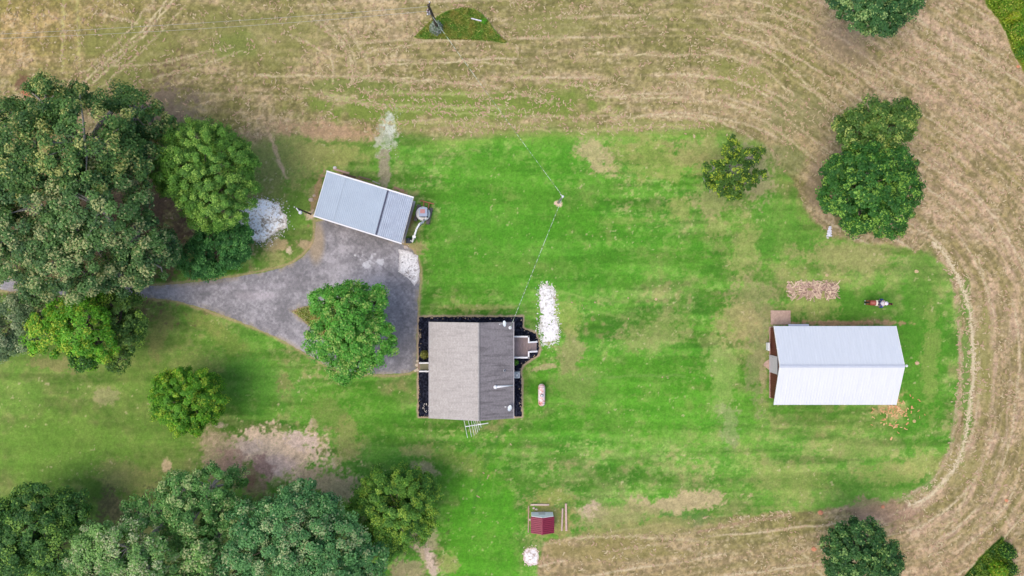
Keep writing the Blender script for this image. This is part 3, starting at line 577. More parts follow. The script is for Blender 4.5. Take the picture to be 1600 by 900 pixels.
tree('olive_tree', 'grey green soft tree cut by the left edge below the driveway', (70, 492),
     [(20, 505, 44, 9), (55, 478, 30, 7.5), (15, 530, 28, 8), (55, 520, 28, 7.5), (-30, 500, 40, 8)],
     ((64, 90, 62), (104, 126, 90), (146, 162, 124)), leaf=.2, clump=.6, gap=.2, tips=.3, trunk_r=.22)
tree('maple_tree', 'lime green and dark leaved tree below the left end of the driveway', (155, 500),
     [(85, 520, 36, 9.5), (138, 512, 42, 10.5), (140, 556, 26, 7, ((30, 66, 22), (62, 106, 34), (104, 150, 40))), (150, 465, 24, 7.5), (105, 490, 28, 8), (165, 535, 28, 8)],
     ((56, 104, 28), (96, 150, 40), (142, 192, 54)), leaf=.24, clump=.55, gap=.2, tips=.35, trunk_r=.24)
tree('elm_tree', 'dark loose tree right of the lime green one with one drooping branch', (205, 490),
     [(190, 488, 38, 7.5), (198, 528, 26, 6.5), (190, 560, 20, 5.5), (215, 500, 22, 6), (170, 470, 26, 6)],
     ((40, 72, 30), (74, 104, 46), (120, 150, 60)), leaf=.22, clump=.6, gap=.3, tips=.2, trunk_r=.2)
tree('round_tree', 'compact round green tree standing alone on the left lawn', (312, 616),
     [(292, 626, 46, 7.2), (270, 628, 34, 6), (312, 632, 36, 6.2), (292, 602, 30, 6), (292, 650, 28, 5.8), (268, 608, 24, 5.2), (318, 608, 26, 5.2)],
     ((44, 90, 22), (88, 138, 34), (134, 178, 50)), leaf=.19, clump=.48, gap=.06, tips=.28, trunk_r=.22, swirl=True)
tree('shade_tree', 'bright green tree growing from the grass island in the driveway', (560, 518),
     [(545, 484, 38, 8.8), (588, 472, 24, 7), (515, 530, 36, 8.2), (582, 532, 38, 8.5), (538, 574, 24, 7), (552, 522, 38, 9.4), (510, 470, 24, 7), (568, 560, 26, 7.2), (555, 462, 24, 7)],
     ((52, 102, 38), (84, 142, 54), (130, 184, 84)), leaf=.25, clump=.52, gap=.08, tips=.3, trunk_r=.24)
tree('wild_cherry', 'dark green broad tree at the bottom left corner', (95, 800),
     [(62, 812, 50, 8.5), (25, 845, 46, 8), (112, 792, 32, 7), (88, 855, 46, 8), (-10, 820, 40, 8), (55, 785, 30, 7), (40, 890, 50, 8)],
     ((30, 66, 30), (66, 104, 46), (112, 146, 64)), leaf=.24, clump=.62, gap=.14, tips=.22, trunk_r=.28)
tree('poplar_tree', 'open grey green tree with pale trunks left of the bare dirt patch', (345, 745),
     [(335, 757, 36, 10), (292, 768, 34, 10.5), (372, 742, 20, 6), (262, 790, 30, 10), (310, 802, 36, 10.5), (345, 790, 30, 9), (365, 800, 30, 9), (350, 825, 30, 9), (285, 835, 26, 9), (385, 790, 18, 7), (285, 745, 18, 8), (225, 795, 22, 8)],
     ((46, 88, 42), (90, 132, 70), (140, 174, 108)), leaf=.23, clump=.55, gap=.3, tips=.3, trunk_r=.2, bark=M_bark_pale)
tree('birch_tree', 'pale grey green tree in the bottom left with light leaf sprays', (255, 820),
     [(170, 850, 40, 12), (215, 845, 40, 13), (245, 870, 42, 13), (190, 895, 46, 12.5), (150, 880, 30, 11), (250, 900, 40, 12), (235, 820, 26, 11)],
     ((58, 96, 52), (112, 148, 84), (164, 190, 128)), leaf=.24, clump=.6, gap=.16, tips=.36, trunk_r=.24, bark=M_bark_pale)
tree('birch_tree', 'pale green tree filling the gap left of the largest bottom tree', (345, 830),
     [(318, 862, 36, 11), (325, 895, 42, 11.5), (300, 835, 22, 9), (340, 920, 36, 11), (300, 910, 30, 11)],
     ((58, 98, 52), (108, 146, 80), (156, 186, 118)), leaf=.24, clump=.6, gap=.18, tips=.3, trunk_r=.22, bark=M_bark_pale)
tree('walnut_tree', 'largest bottom tree, rounded blue green crown under the bare dirt', (490, 800),
     [(465, 822, 66, 12.5), (418, 855, 52, 12), (530, 845, 46, 11), (500, 895, 58, 12), (400, 812, 36, 10), (430, 910, 60, 12), (570, 870, 36, 9.5), (470, 785, 28, 9), (510, 800, 34, 10), (560, 905, 40, 10), (380, 880, 36, 11)],
     ((44, 88, 50), (86, 130, 78), (142, 178, 118)), leaf=.25, clump=.62, gap=.12, tips=.26, trunk_r=.35)
tree('mimosa_tree', 'yellow green feathery tree at the right end of the bottom trees', (630, 765),
     [(620, 792, 56, 8.5), (586, 800, 40, 7.5), (650, 785, 36, 7), (612, 760, 36, 6.5), (640, 820, 36, 7), (658, 760, 26, 5.5), (600, 832, 36, 7), (575, 770, 24, 6)],
     ((48, 88, 34), (86, 126, 46), (130, 168, 60)), leaf=.2, clump=.55, gap=.2, tips=.26, trunk_r=.22, swirl=True)
tree('pecan_tree', 'dark grey green tree cut by the top edge at the upper right', (1332, 24),
     [(1362, -2, 52, 10), (1330, 0, 36, 9), (1380, 32, 26, 7.5), (1408, 8, 30, 8), (1355, 28, 30, 8), (1380, -30, 50, 10), (1302, 5, 16, 6)],
     ((30, 66, 38), (66, 104, 56), (130, 162, 98)), leaf=.25, clump=.5, gap=.08, tips=.28, trunk_r=.3)
tree('pecan_tree', 'ragged dark tree directly above the rounder one on the right', (1325, 228),
     [(1340, 210, 36, 8), (1384, 202, 38, 8.5), (1315, 202, 20, 6.5), (1408, 185, 22, 7), (1362, 185, 30, 8), (1362, 235, 34, 7.5), (1400, 212, 18, 6.5), (1316, 206, 13, 6.), (1400, 168, 12, 6)],
     ((42, 72, 34), (78, 110, 46), (140, 162, 84)), leaf=.24, clump=.48, gap=.14, tips=.26, trunk_r=.28)
tree('pecan_tree', 'dense rounded glossy tree below the ragged one on the right', (1318, 300),
     [(1352, 296, 60, 10.5), (1314, 305, 36, 8.5), (1394, 300, 38, 9), (1336, 340, 28, 7.5), (1378, 335, 36, 8.5), (1388, 262, 32, 8.5), (1312, 270, 30, 8), (1350, 260, 34, 9), (1345, 356, 12, 6)],
     ((26, 66, 28), (58, 104, 40), (118, 160, 66)), leaf=.25, clump=.46, gap=.05, tips=.26, trunk_r=.3)
tree('sapling_oak', 'small open dark tree with ragged arms on the upper lawn edge', (1128, 272),
     [(1145, 268, 24, 5.5), (1128, 290, 17, 4.5), (1168, 248, 15, 4.8), (1183, 275, 12, 4.2), (1140, 236, 14, 4.8), (1112, 268, 15, 4.5), (1145, 298, 16, 4.2), (1182, 240, 9, 4.2), (1104, 292, 10, 4), (1165, 285, 14, 4.5), (1140, 220, 7, 4.5)],
     ((34, 62, 26), (70, 104, 36), (136, 162, 50)), leaf=.22, clump=.36, gap=.2, tips=.3, trunk_r=.16, bark=M_bark_pale)
tree('pecan_tree', 'dark rounded tree cut by the bottom edge at the lower right', (1308, 835),
     [(1340, 852, 44, 8.5), (1308, 850, 27, 7), (1370, 868, 32, 7.5), (1325, 826, 22, 6.5), (1350, 885, 42, 8), (1385, 882, 20, 6.5), (1312, 880, 28, 7)],
     ((26, 58, 30), (56, 94, 46), (116, 146, 84)), leaf=.25, clump=.46, gap=.08, tips=.24, trunk_r=.28)

def bush(name, label, p, rpx, h, pal, leaf=.1, n=900, cat='shrub', group=None, squash=1.0, parent=None):
    c0 = G(*p); Rr = rpx * S; rr = np.random.RandomState(int(p[0] * 7 + p[1]))
    d = rr.normal(size=(n, 3)); d /= np.linalg.norm(d, axis=1, keepdims=True); d[:, 2] = np.abs(d[:, 2])
    q = d * (.7 + .35 * rr.rand(n, 1)) * np.array([Rr, Rr, h]) * (0.9 + .25 * rr.rand(n, 1))
    dark, mid, tip = [leaf_lin(z) * .75 for z in pal]; k = rr.rand(n, 1); cl = dark * (1 - k) + mid * k; t = rr.rand(n) < .2; cl[t] = tip
    v, f, c = leaves(q, leaf * (.7 + .6 * rr.rand(n)), d + rr.normal(size=(n, 3)) * .5, cl, 5)
    root = empty(name, c0); tag(root, label, cat, group)
    np_mesh('foliage', v, f, c, M_leaf, root)
    mb = MB()
    for i in range(7):
        a = i * .9; mb.tube([(0, 0, -.05), (math.cos(a) * Rr * .3, math.sin(a) * Rr * .3, h * .45), (math.cos(a) * Rr * .6, math.sin(a) * Rr * .6, h * .75)], [.03, .02, .008], 5)
    mb.build('stems', M_bark, root); return root
bush('round_shrub', 'clipped round yellow green shrub in the black bed left of the house', (663.5, 554), 6.5, .7, ((80, 92, 40), (138, 142, 70), (178, 176, 96)), .09, 1400)
bush('young_shrub', 'small bright green shrub in the bed between deck and air conditioner', (806, 566), 4.2, .5, ((40, 104, 30), (90, 168, 50), (130, 200, 80)), .11, 350)
bush('thicket_shrub', 'blue grey weedy bush round the foot of the tall utility pole', (682, 46), 10, 1.3, ((84, 112, 84), (140, 160, 144), (186, 200, 190)), .16, 1300)
bush('weed_clump', 'vivid green weed clump at the end of the white pipe', (757, 35), 5.5, .5, ((60, 140, 34), (84, 176, 44), (120, 200, 60)), .12, 400, cat='weed')
bush('brush_bush', 'brightest yellow green bush in the lower right uncut wedge', (1553, 886), 13, 1.5, ((70, 128, 26), (120, 180, 34), (168, 214, 50)), .17, 1500)
bush('brush_bush', 'dark green bush at the tip of the lower right uncut wedge', (1567, 858), 12, 1.6, ((22, 60, 24), (50, 96, 34), (110, 150, 60)), .17, 1300)
bush('brush_bush', 'dark bush at the right foot of the lower right uncut wedge', (1573, 884), 10, 1.4, ((28, 64, 24), (58, 100, 34), (124, 164, 60)), .17, 900)
for (bx, by, br, pal_, lb) in ((1566, 16, 13, ((70, 116, 26), (124, 168, 44), (186, 206, 70)), 'yellow green bush highest in the uncut top right corner'), (1585, 48, 12, ((60, 104, 26), (106, 152, 40), (170, 196, 70)), 'mid green bush in the uncut top right corner against the right edge'),
                               (1578, 30, 9, ((90, 140, 24), (160, 204, 40), (200, 222, 70)), 'small lime bush in the middle of the uncut top right corner'), (1594, 84, 9, ((50, 96, 30), (86, 132, 44), (130, 168, 60)), 'lowest bush in the uncut top right corner')):
    bush('brush_bush', lb, (bx, by), br, 1.2, pal_, .17, 1100)

def tall_grass(name, label, poly, n, pal, h=.5, seed=3):
    rr = np.random.RandomState(seed); xs = [p[0] for p in poly]; ys = [p[1] for p in poly]
    x = rr.uniform(max(min(xs), -50), min(max(xs), 1660), n * 3); y = rr.uniform(max(min(ys), -40), min(max(ys), 940), n * 3)
    k = sdf(x, y, poly) < -.6; x, y = x[k][:n], y[k][:n]; n = len(x)
    hh = h * (.4 + .9 * fbm(x, y, 12, 700, 3)) * (.7 + .6 * rr.rand(n))
    pos = np.stack([(x - 800) * S, (450 - y) * S, hh * .6], -1); nr = rr.normal(size=(n, 3)) * .6 + np.array([0, 0, .7])
    a, b, t = [leaf_lin(q) * .8 for q in pal]; kk = np.clip(fbm(x, y, 10, 710, 3) * 1.6 - .4 + (rr.rand(n) - .5) * .5, 0, 1)[:, None]; cl = a * (1 - kk) + b * kk; tt = rr.rand(n) < .1; cl[tt] = t
    v, f, c = leaves(pos, .14 + .16 * rr.rand(n), nr, cl, seed, aspect=.4)
    tag(np_mesh(name, v, f, c, M_leaf), label, 'grass', kind='stuff')
tall_grass('tall_grass', 'uncut green and brown grass on the small mound round the utility pole', POLE_ISLE, 9000, ((84, 128, 44), (130, 128, 62), (160, 172, 84)), .35)
tall_grass('tall_grass', 'uncut yellow green weeds filling the top right corner', CORNER, 9000, ((78, 124, 30), (136, 156, 50), (196, 206, 70)), .6)
tall_grass('tall_grass', 'uncut weeds filling the small wedge at the lower right', WEDGE, 6000, ((40, 80, 28), (104, 134, 44), (160, 176, 70)), .5)
tall_grass('tall_grass', 'rough grass on the small island in the driveway', ISLE, 2500, ((130, 150, 70), (180, 160, 104), (200, 184, 124)), .12)

# ------------------------------------------------------------------ building materials
def ribbed_roof_mat(name, rgb, rough=.45, metal=.0, streak=.1, axis='y'):
    m = mat(name, rgb, rough, metal, var=streak, scale=1.2, stretch=(.6, 4, 1) if axis == 'x' else (4, .6, 1), spec=.5)
    return m
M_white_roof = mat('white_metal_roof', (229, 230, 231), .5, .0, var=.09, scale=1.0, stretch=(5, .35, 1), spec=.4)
M_blue_roof = mat('galvanised_roof', (176, 190, 202), .6, .0, var=.08, scale=.9, spec=.4)
M_blue_roof_worn = mat('weathered_roof', (186, 198, 212), .6, .0, var=.2, scale=1.4, stretch=(1, 1, 1), spec=.4)
M_stain = mat('stained_seam', (84, 88, 108), .8, var=.4, scale=6)
M_trim = mat('white_trim', (244, 242, 240), .5, var=.05, scale=5)
M_brown_wall = mat('brown_metal_wall', (112, 56, 42), .6, var=.2, scale=2, stretch=(1, 1, .3))
M_pink_base = mat('pink_footing', (206, 168, 150), .9, var=.25, scale=4, bump=.2)
M_concrete = mat('concrete', (205, 196, 190), .9, var=.2, scale=3, bump=.15)
M_conc_pink = mat('stained_concrete', (208, 178, 156), .9, rgb2=(172, 142, 124), scale=5, bump=.2)
M_door = mat('pale_door', (222, 214, 214), .6, var=.12, scale=3)
M_glass = mat('window_glass', (70, 84, 96), .12, var=.2, scale=1, spec=.6)
M_siding = mat('house_siding', (226, 222, 214), .7, var=.08, scale=3)
M_brick = mat('foundation', (150, 130, 118), .9, var=.3, scale=6)
M_wood = mat('weathered_wood', (168, 142, 122), .85, var=.35, scale=5, stretch=(1, 6, 1), bump=.2)
M_post = mat('dark_pole_wood', (84, 72, 64), .85, var=.4, scale=6, bump=.3)
M_steel = mat('grey_steel', (168, 172, 176), .45, .6, var=.15)
M_black = mat('black_rubber', (38, 38, 42), .8, var=.3, scale=8)
M_white = mat('white_paint', (240, 240, 238), .4, var=.06, scale=6)

def gable(name_root, label, cat, x0, xr, x1, y0, y1, he, hr, *a): pass

# ------------------------------------------------------------------ house
def shingle(name, a, b, streak):
    m = bpy.data.materials.new(name); m.use_nodes = True; nt = m.node_tree; bs = nt.nodes['Principled BSDF']; bs.inputs['Roughness'].default_value = .95; bs.inputs['Specular IOR Level'].default_value = .15
    tc = nt.nodes.new('ShaderNodeTexCoord')
    n1 = nt.nodes.new('ShaderNodeTexNoise'); n1.inputs['Scale'].default_value = 6; n1.inputs['Detail'].default_value = 8; nt.links.new(tc.outputs['Object'], n1.inputs['Vector'])
    mp = nt.nodes.new('ShaderNodeMapping'); mp.inputs['Scale'].default_value = (.35, 2.6, .35); nt.links.new(tc.outputs['Object'], mp.inputs[0])
    n2 = nt.nodes.new('ShaderNodeTexNoise'); n2.inputs['Scale'].default_value = 1.3; n2.inputs['Detail'].default_value = 5; nt.links.new(mp.outputs[0], n2.inputs['Vector'])
    br = nt.nodes.new('ShaderNodeTexBrick'); br.inputs['Scale'].default_value = 1; br.inputs['Brick Width'].default_value = .33; br.inputs['Row Height'].default_value = .145; br.inputs['Mortar Size'].default_value = .008
    br.inputs['Color1'].default_value = (1, 1, 1, 1); br.inputs['Color2'].default_value = (.88, .88, .88, 1); br.inputs['Mortar'].default_value = (.72, .72, .72, 1)
    mp2 = nt.nodes.new('ShaderNodeMapping'); mp2.inputs['Rotation'].default_value = (0, 0, math.pi / 2); nt.links.new(tc.outputs['Object'], mp2.inputs[0]); nt.links.new(mp2.outputs[0], br.inputs['Vector'])
    rp = nt.nodes.new('ShaderNodeValToRGB'); rp.color_ramp.elements[0].position = .3; rp.color_ramp.elements[1].position = .7; rp.color_ramp.elements[0].color = C(*b); rp.color_ramp.elements[1].color = C(*a)
    nt.links.new(n1.outputs['Fac'], rp.inputs[0])
    r2 = nt.nodes.new('ShaderNodeValToRGB'); r2.color_ramp.elements[0].position = .30; r2.color_ramp.elements[1].position = .52
    r2.color_ramp.elements[0].color = (1 - streak,) * 3 + (1,); r2.color_ramp.elements[1].color = (1, 1, 1, 1); nt.links.new(n2.outputs['Fac'], r2.inputs[0])
    def mul(u, v_):
        x = nt.nodes.new('ShaderNodeMix'); x.data_type = 'RGBA'; x.blend_type = 'MULTIPLY'; x.inputs[0].default_value = 1
        nt.links.new(u, x.inputs[6]); nt.links.new(v_, x.inputs[7]); return x.outputs[2]
    nt.links.new(mul(mul(rp.outputs[0], r2.outputs[0]), br.outputs[0]), bs.inputs['Base Color'])
    bp = nt.nodes.new('ShaderNodeBump'); bp.inputs['Strength'].default_value = .4; bp.inputs['Distance'].default_value = .01; nt.links.new(br.outputs[0], bp.inputs['Height']); nt.links.new(bp.outputs[0], bs.inputs['Normal'])
    return m
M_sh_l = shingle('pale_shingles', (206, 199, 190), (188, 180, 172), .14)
M_sh_r = shingle('weathered_shaded_shingles', (158, 151, 150), (136, 130, 130), .36)  # right slope: algae streaks, plus its shade painted into the darker base tone
HE, HR = 2.9, 4.35
xl = G(671, 0, HE).x; xr_ = G(747, 0, HR).x; xR = G(802, 0, HE).x; yt = G(0, 503, HE).y; yb = G(0, 653.5, HE).y
hc = Vector(((xl + xR) / 2, (yt + yb) / 2, 0)); house = empty('house', hc)
tag(house, 'small house with grey shingled gable roof standing in a black mulch bed', 'house')
def L(v): return Vector(v) - hc
def slab(mb, p, t=.1):      # thick sheet from 4 top points
    q = [Vector(a) - Vector((0, 0, t)) for a in p]; mb.add(list(p) + q, [(0, 1, 2, 3), (7, 6, 5, 4), (0, 4, 5, 1), (1, 5, 6, 2), (2, 6, 7, 3), (3, 7, 4, 0)])
m = MB(); slab(m, [L((xl, yt, HE)), L((xl, yb, HE)), L((xr_ - .004, yb, HR)), L((xr_ - .004, yt, HR))]); roofL = m.build('roof', M_sh_l, house); roofL['label'] = 'paler left roof slope'
m = MB(); slab(m, [L((xr_ + .004, yt, HR)), L((xr_ + .004, yb, HR)), L((xR, yb, HE)), L((xR, yt, HE))]); roofR = m.build('roof', M_sh_r, house); roofR['label'] = 'darker streaked right roof slope'
m = MB(); m.add([L((xr_ - .14, yt - .01, HR - .0)), L((xr_ - .14, yb + .01, HR - .0)), L((xr_, yb + .01, HR + .06)), L((xr_, yt - .01, HR + .06)), L((xr_ + .14, yb + .01, HR - .01)), L((xr_ + .14, yt - .01, HR - .01))], [(0, 1, 2, 3), (3, 2, 4, 5)])
m.build('ridge_cap', M_sh_l, house)
m = MB(); m.add([L((xr_ + .1, yt - .005, HR - .0)), L((xr_ + .1, yb + .005, HR - .0)), L((xr_ + .19, yb + .005, HR - .028)), L((xr_ + .19, yt - .005, HR - .028)), L((xr_ + .1, yt - .005, HR - .06)), L((xr_ + .1, yb + .005, HR - .06)), L((xr_ + .19, yb + .005, HR - .09)), L((xr_ + .19, yt - .005, HR - .09))], [(0, 1, 2, 3), (7, 6, 5, 4), (0, 4, 5, 1), (1, 5, 6, 2), (2, 6, 7, 3), (3, 7, 4, 0)]); m.build('ridge_joint', mat('dark_joint', (92, 88, 92), .9, var=.5, scale=5), house)
ov = .38; wx0, wx1, wy0, wy1 = xl + ov, xR - ov, yb + ov * .8, yt - ov * .8
def roof_z(x): return HR + (HE - HR) * ((xr_ - x) / (xr_ - xl) if x < xr_ else (x - xr_) / (xR - xr_))
m = MB(); prof = [(wx0, 0.35), (wx1, .35), (wx1, roof_z(wx1) - .12), (xr_, HR - .12), (wx0, roof_z(wx0) - .12)]
n = len(prof); m.add([L((x, wy0, z)) for x, z in prof] + [L((x, wy1, z)) for x, z in prof], [tuple(range(n)), tuple(range(n, 2 * n))[::-1]] + [(i, (i + 1) % n, n + (i + 1) % n, n + i) for i in range(n)])
m.build('wall', M_siding, house)
m = MB(); m.box(L(((wx0 + wx1) / 2, (wy0 + wy1) / 2, .17)), (wx1 - wx0 + .06, wy1 - wy0 + .06, .36)); m.build('foundation', M_brick, house)
for x_, ed in ((xl, -1), (xR, 1)):
    m = MB(); m.box(L((x_ + ed * .045, (yt + yb) / 2, HE - .07)), (.09, yt - yb + .02, .11)); m.build('gutter', mat('gutter_grey', (176, 170, 170), .5), house)
def window(parent, c, wd, ht, nx, ny, gl=M_glass, fr=M_trim):
    """c local centre on the wall, normal (nx, ny)"""
    t = Vector((-ny, nx, 0)); nr = Vector((nx, ny, 0)); c = Vector(c); rz = math.atan2(t.y, t.x)
    m = MB()
    for s_ in (-1, 1):
        m.box(c + t * s_ * (wd / 2) + nr * .02, (.07, .06, ht + .07), rz); m.box(c + Vector((0, 0, s_ * ht / 2)) + nr * .024, (wd + .07, .06, .07), rz)
    m.box(c + nr * .02, (.04, .05, ht), rz)
    f = m.build('window', fr, parent); m = MB(); m.box(c + nr * .008, (wd, .02, ht), rz); m.build('pane', gl, f)
for yy in (.22, .55, .8): window(house, L((wx0, wy0 + (wy1 - wy0) * yy, 1.7)), .9, 1.2, -1, 0)
for yy in (.15, .45): window(house, L((wx1, wy0 + (wy1 - wy0) * yy, 1.7)), .9, 1.2, 1, 0)
for xx in (.3, .7):
    window(house, L((wx0 + (wx1 - wx0) * xx, wy0, 1.7)), .9, 1.2, 0, -1); window(house, L((wx0 + (wx1 - wx0) * xx, wy1, 1.7)), .9, 1.2, 0, 1)
for x_, nx_, py_ in ((wx0, -1, 573.5), (wx1, 1, 542)):
    y_ = G(0, py_, 1).y; m = MB(); m.box(L((x_ + nx_ * .02, y_, 1.5)), (.06, .95, 2.1)); d = m.build('door', M_door, house); m = MB(); m.lathe(L((x_ + nx_ * .08, y_ + .35, 1.45)), [(.02, -.03), (.035, 0), (.02, .03)], 8, 'X'); m.build('handle', M_steel, d)
# vents on the right slope
def on_roof(px_, py_, up=0.0):
    z = HE
    for _ in range(6): p = G(px_, py_, z); z = roof_z(p.x)
    return Vector((p.x, p.y, z + up))
p = on_roof(788, 579); m = MB(); m.tube([p - hc - Vector((0, 0, .1)), p - hc + Vector((0, 0, .28))], .055, 10); m.build('plumbing_vent', M_black, house)
m = MB(); m.lathe(p - hc, [(.13, .0), (.12, .04), (.06, .06)], 12); m.build('vent_flashing', M_steel, house)
a = on_roof(774, 604.5, .14); b = on_roof(801, 602, .08)
fr = empty('flue_pipe', a); tag(fr, 'long white tapered pipe lying down the darker roof slope', 'pipe')
m = MB(); m.tube([(0, 0, 0), (b - a) * .5, (b - a)], [.14, .09, .05], 12); m.build('pipe', M_white, fr, smooth=True)
m = MB(); m.lathe((0, 0, 0), [(.05, -.16), (.16, -.13), (.2, 0), (.19, .07), (.1, .13), (.02, .15)], 16); m.build('cap', M_white, fr, smooth=True)
def dish(px_, py_, label, az, rx=.26, rz_=.36):
    p = on_roof(px_, py_); o = empty('satellite_dish', p, az); tag(o, label, 'satellite dish', 'satellite dishes on the house roof')
    m = MB(); m.tube([(0, 0, 0), (0, 0, .35), (.08, 0, .5)], .025, 8); m.box((0, 0, .01), (.16, .16, .02)); m.build('mast', M_steel, o)
    m = MB(); vs = []; fs = []; Nn = 18; q = Matrix.Rotation(R(38), 3, 'Y')
    for sd_ in (0, .012):
        for i in range(5):
            rr_ = i / 4
            for k in range(Nn):
                a_ = 2 * math.pi * k / Nn; vs.append(q @ Vector((rr_ * rx * math.cos(a_), rr_ * rz_ * math.sin(a_), rr_ * rr_ * .09 - sd_)) + Vector((.12, 0, .56)))
    for s_ in (0, 1):
        for i in range(4):
            for k in range(Nn):
                k2 = (k + 1) % Nn; b0 = s_ * 5 * Nn; f_ = (b0 + i * Nn + k, b0 + i * Nn + k2, b0 + (i + 1) * Nn + k2, b0 + (i + 1) * Nn + k); fs.append(f_ if s_ == 0 else f_[::-1])
    m.add(vs, fs); m.build('reflector', mat('dish_grey', (222, 232, 236), .4, var=.05), o, smooth=True)
    m = MB(); m.tube([(.02, 0, .3), (.5, 0, .55), (.66, 0, .8)], .018, 6); m.box((.66, 0, .82), (.1, .08, .08), bev=.01); m.build('feed_arm', M_white, o); return o
dish(791, 505, 'white satellite dish at the top edge of the darker roof slope', R(185), .2, .32)
dish(799, 637, 'white satellite dish near the lower right roof corner', R(160), .24, .32)
# service mast
p = on_roof(797, 512); o = empty('service_mast', p); tag(o, 'short grey electric mast on the upper right roof corner where the wires end', 'electric mast')
m = MB(); m.tube([(0, 0, -.2), (0, 0, 1.1)], .035, 8); m.build('mast', M_steel, o)
m = MB(); m.lathe((0, 0, 1.06), [(.05, 0), (.09, .05), (.08, .14), (.02, .18)], 12); m.build('weatherhead', M_white, o); m = MB(); m.lathe((0, 0, .04), [(.17, -.02), (.16, .03), (.05, .06)], 14); m.build('flashing', M_white, o)
MAST = p + Vector((0, 0, 1.15))
# front steps
fp = G(663, 573.5); o = empty('porch_steps', fp); tag(o, 'small grey green wooden landing with white rails on the left side of the house', 'porch')
x0, x1 = G(656, 0, .5).x - fp.x, wx0 - fp.x; y0, y1 = G(0, 580, 1).y - fp.y, G(0, 567, 1).y - fp.y
m = MB(); nb = 12
for i in range(nb): m.box((x0 + (i + .5) * (x1 - x0) / nb, (y0 + y1) / 2, .42), ((x1 - x0) / nb - .012, y1 - y0 - .1, .04))
m.build('floor', mat('mossy_boards', (150, 146, 116), .9, var=.25, scale=4), o)
m = MB(); m.box((x0 - .12, (y0 + y1) / 2, .2), (.26, y1 - y0 - .12, .05)); m.box((x0 + .03, (y0 + y1) / 2, .2), (.04, y1 - y0 - .1, .4)); m.build('step', M_wood, o)
for yy in (y0, y1):
    m = MB(); m.box(((x0 + x1) / 2, yy, 1.2), (x1 - x0, .13, .05)); m.box(((x0 + x1) / 2, yy, .6), (x1 - x0, .05, .05))
    for i in range(9): m.box((x0 + .05 + i * (x1 - x0 - .1) / 8, yy, .75), (.04, .04, .86))
    for xx in (x0 + .05, x1 - .05): m.box((xx, yy, .6), (.09, .09, 1.2))
    m.build('railing', M_trim, o)
# deck
dp = G(816, 542); o = empty('deck', dp); tag(o, 'raised wooden deck with white railings stepping out from the right side of the house', 'deck')
hR = 1.45
pts = [(803, 526), (826, 526), (826, 535), (839, 534.5)]; pts2 = [(803, 558.8), (826, 558.8), (826, 550), (839, 549.5)]
def loc(pt, h): return G(pt[0], pt[1], h) - dp
M_deck = mat('deck_boards', (180, 158, 160), .85, rgb2=(146, 130, 118), scale=2.2, stretch=(8, 1, 1))
x0, x1 = wx1 - dp.x, loc((825.5, 0), .55).x; y0, y1 = loc((0, 559), 1).y + .05, loc((0, 526), 1).y - .02
m = MB(); nb = 16
for i in range(nb): m.box((x0 + (i + .5) * (x1 - x0) / nb, (y0 + y1) / 2, .52), ((x1 - x0) / nb - .012, y1 - y0, .05))
m.build('floor', M_deck, o)
for xx in (x0 + .15, x1 - .1):
    for yy in (y0 + .1, (y0 + y1) / 2, y1 - .1): m = MB(); m.box((xx, yy, .24), (.1, .1, .52)); m.build('post', M_wood, o)
sx1 = loc((838.5, 0), .3).x; sy0, sy1 = loc((0, 550), 1).y + .05, loc((0, 535), 1).y - .04
for i in range(3):
    a0 = x1 + (sx1 - x1) * i / 3; a1 = x1 + (sx1 - x1) * (i + 1) / 3
    m = MB(); m.box(((a0 + a1) / 2, (sy0 + sy1) / 2, .44 - i * .14), (a1 - a0 - .01, sy1 - sy0, .045)); m.box((a1 - .02, (sy0 + sy1) / 2, .36 - i * .14), (.025, sy1 - sy0, .13)); m.build('step', M_deck, o)
for pp in (pts, pts2):
    for a_, b_ in zip(pp[:-1], pp[1:]):
        A_, B_ = loc(a_, hR), loc(b_, hR)
        if a_[0] == 803: A_ = Vector((x0, A_.y, A_.z))
        last = b_[0] == 839
        if last: B_.z = hR - .25
        dirv = (B_ - A_).normalized()
        m = MB(); m.beam(A_ - dirv * .06 * (a_[0] == 826), B_ + dirv * .06, .15, .05); m.beam(A_ - Vector((0, 0, .75)), B_ - Vector((0, 0, .75)), .05, .06)
        nn = max(3, int((B_ - A_).length / .14))
        for i in range(nn + 1): q = A_.lerp(B_, i / nn); m.box((q.x, q.y, q.z - .4), (.035, .035, .76))
        for q in (A_, B_): m.box((q.x, q.y, q.z / 2), (.1, .1, q.z))
        m.build('railing', M_trim, o)
# air conditioner
p = G(807.5, 585); o = empty('air_conditioner', p); tag(o, 'pale grey square air conditioner with round fan in the bed by the house', 'air conditioner')
m = MB(); m.box((0, 0, .42), (.58, .62, .72), bev=.03); m.build('cabinet', mat('ac_grey', (206, 216, 216), .5, var=.08), o)
m = MB(); m.lathe((0, 0, .775), [(.2, 0), (.2, .03), (.16, .032), (.16, .004)], 24); m.build('fan_ring', mat('ac_dark', (110, 126, 134), .5), o)
m = MB(); m.lathe((0, 0, .79), [(.08, 0), (.08, .03), (.04, .05)], 16)
for k in range(5): m.box((.1 * math.cos(k * 1.257), .1 * math.sin(k * 1.257), .79), (.12, .05, .01), k * 1.257)
m.build('fan', M_white, o); m = MB(); m.box((0, 0, .03), (.7, .74, .06)); m.build('pad', M_concrete, o)
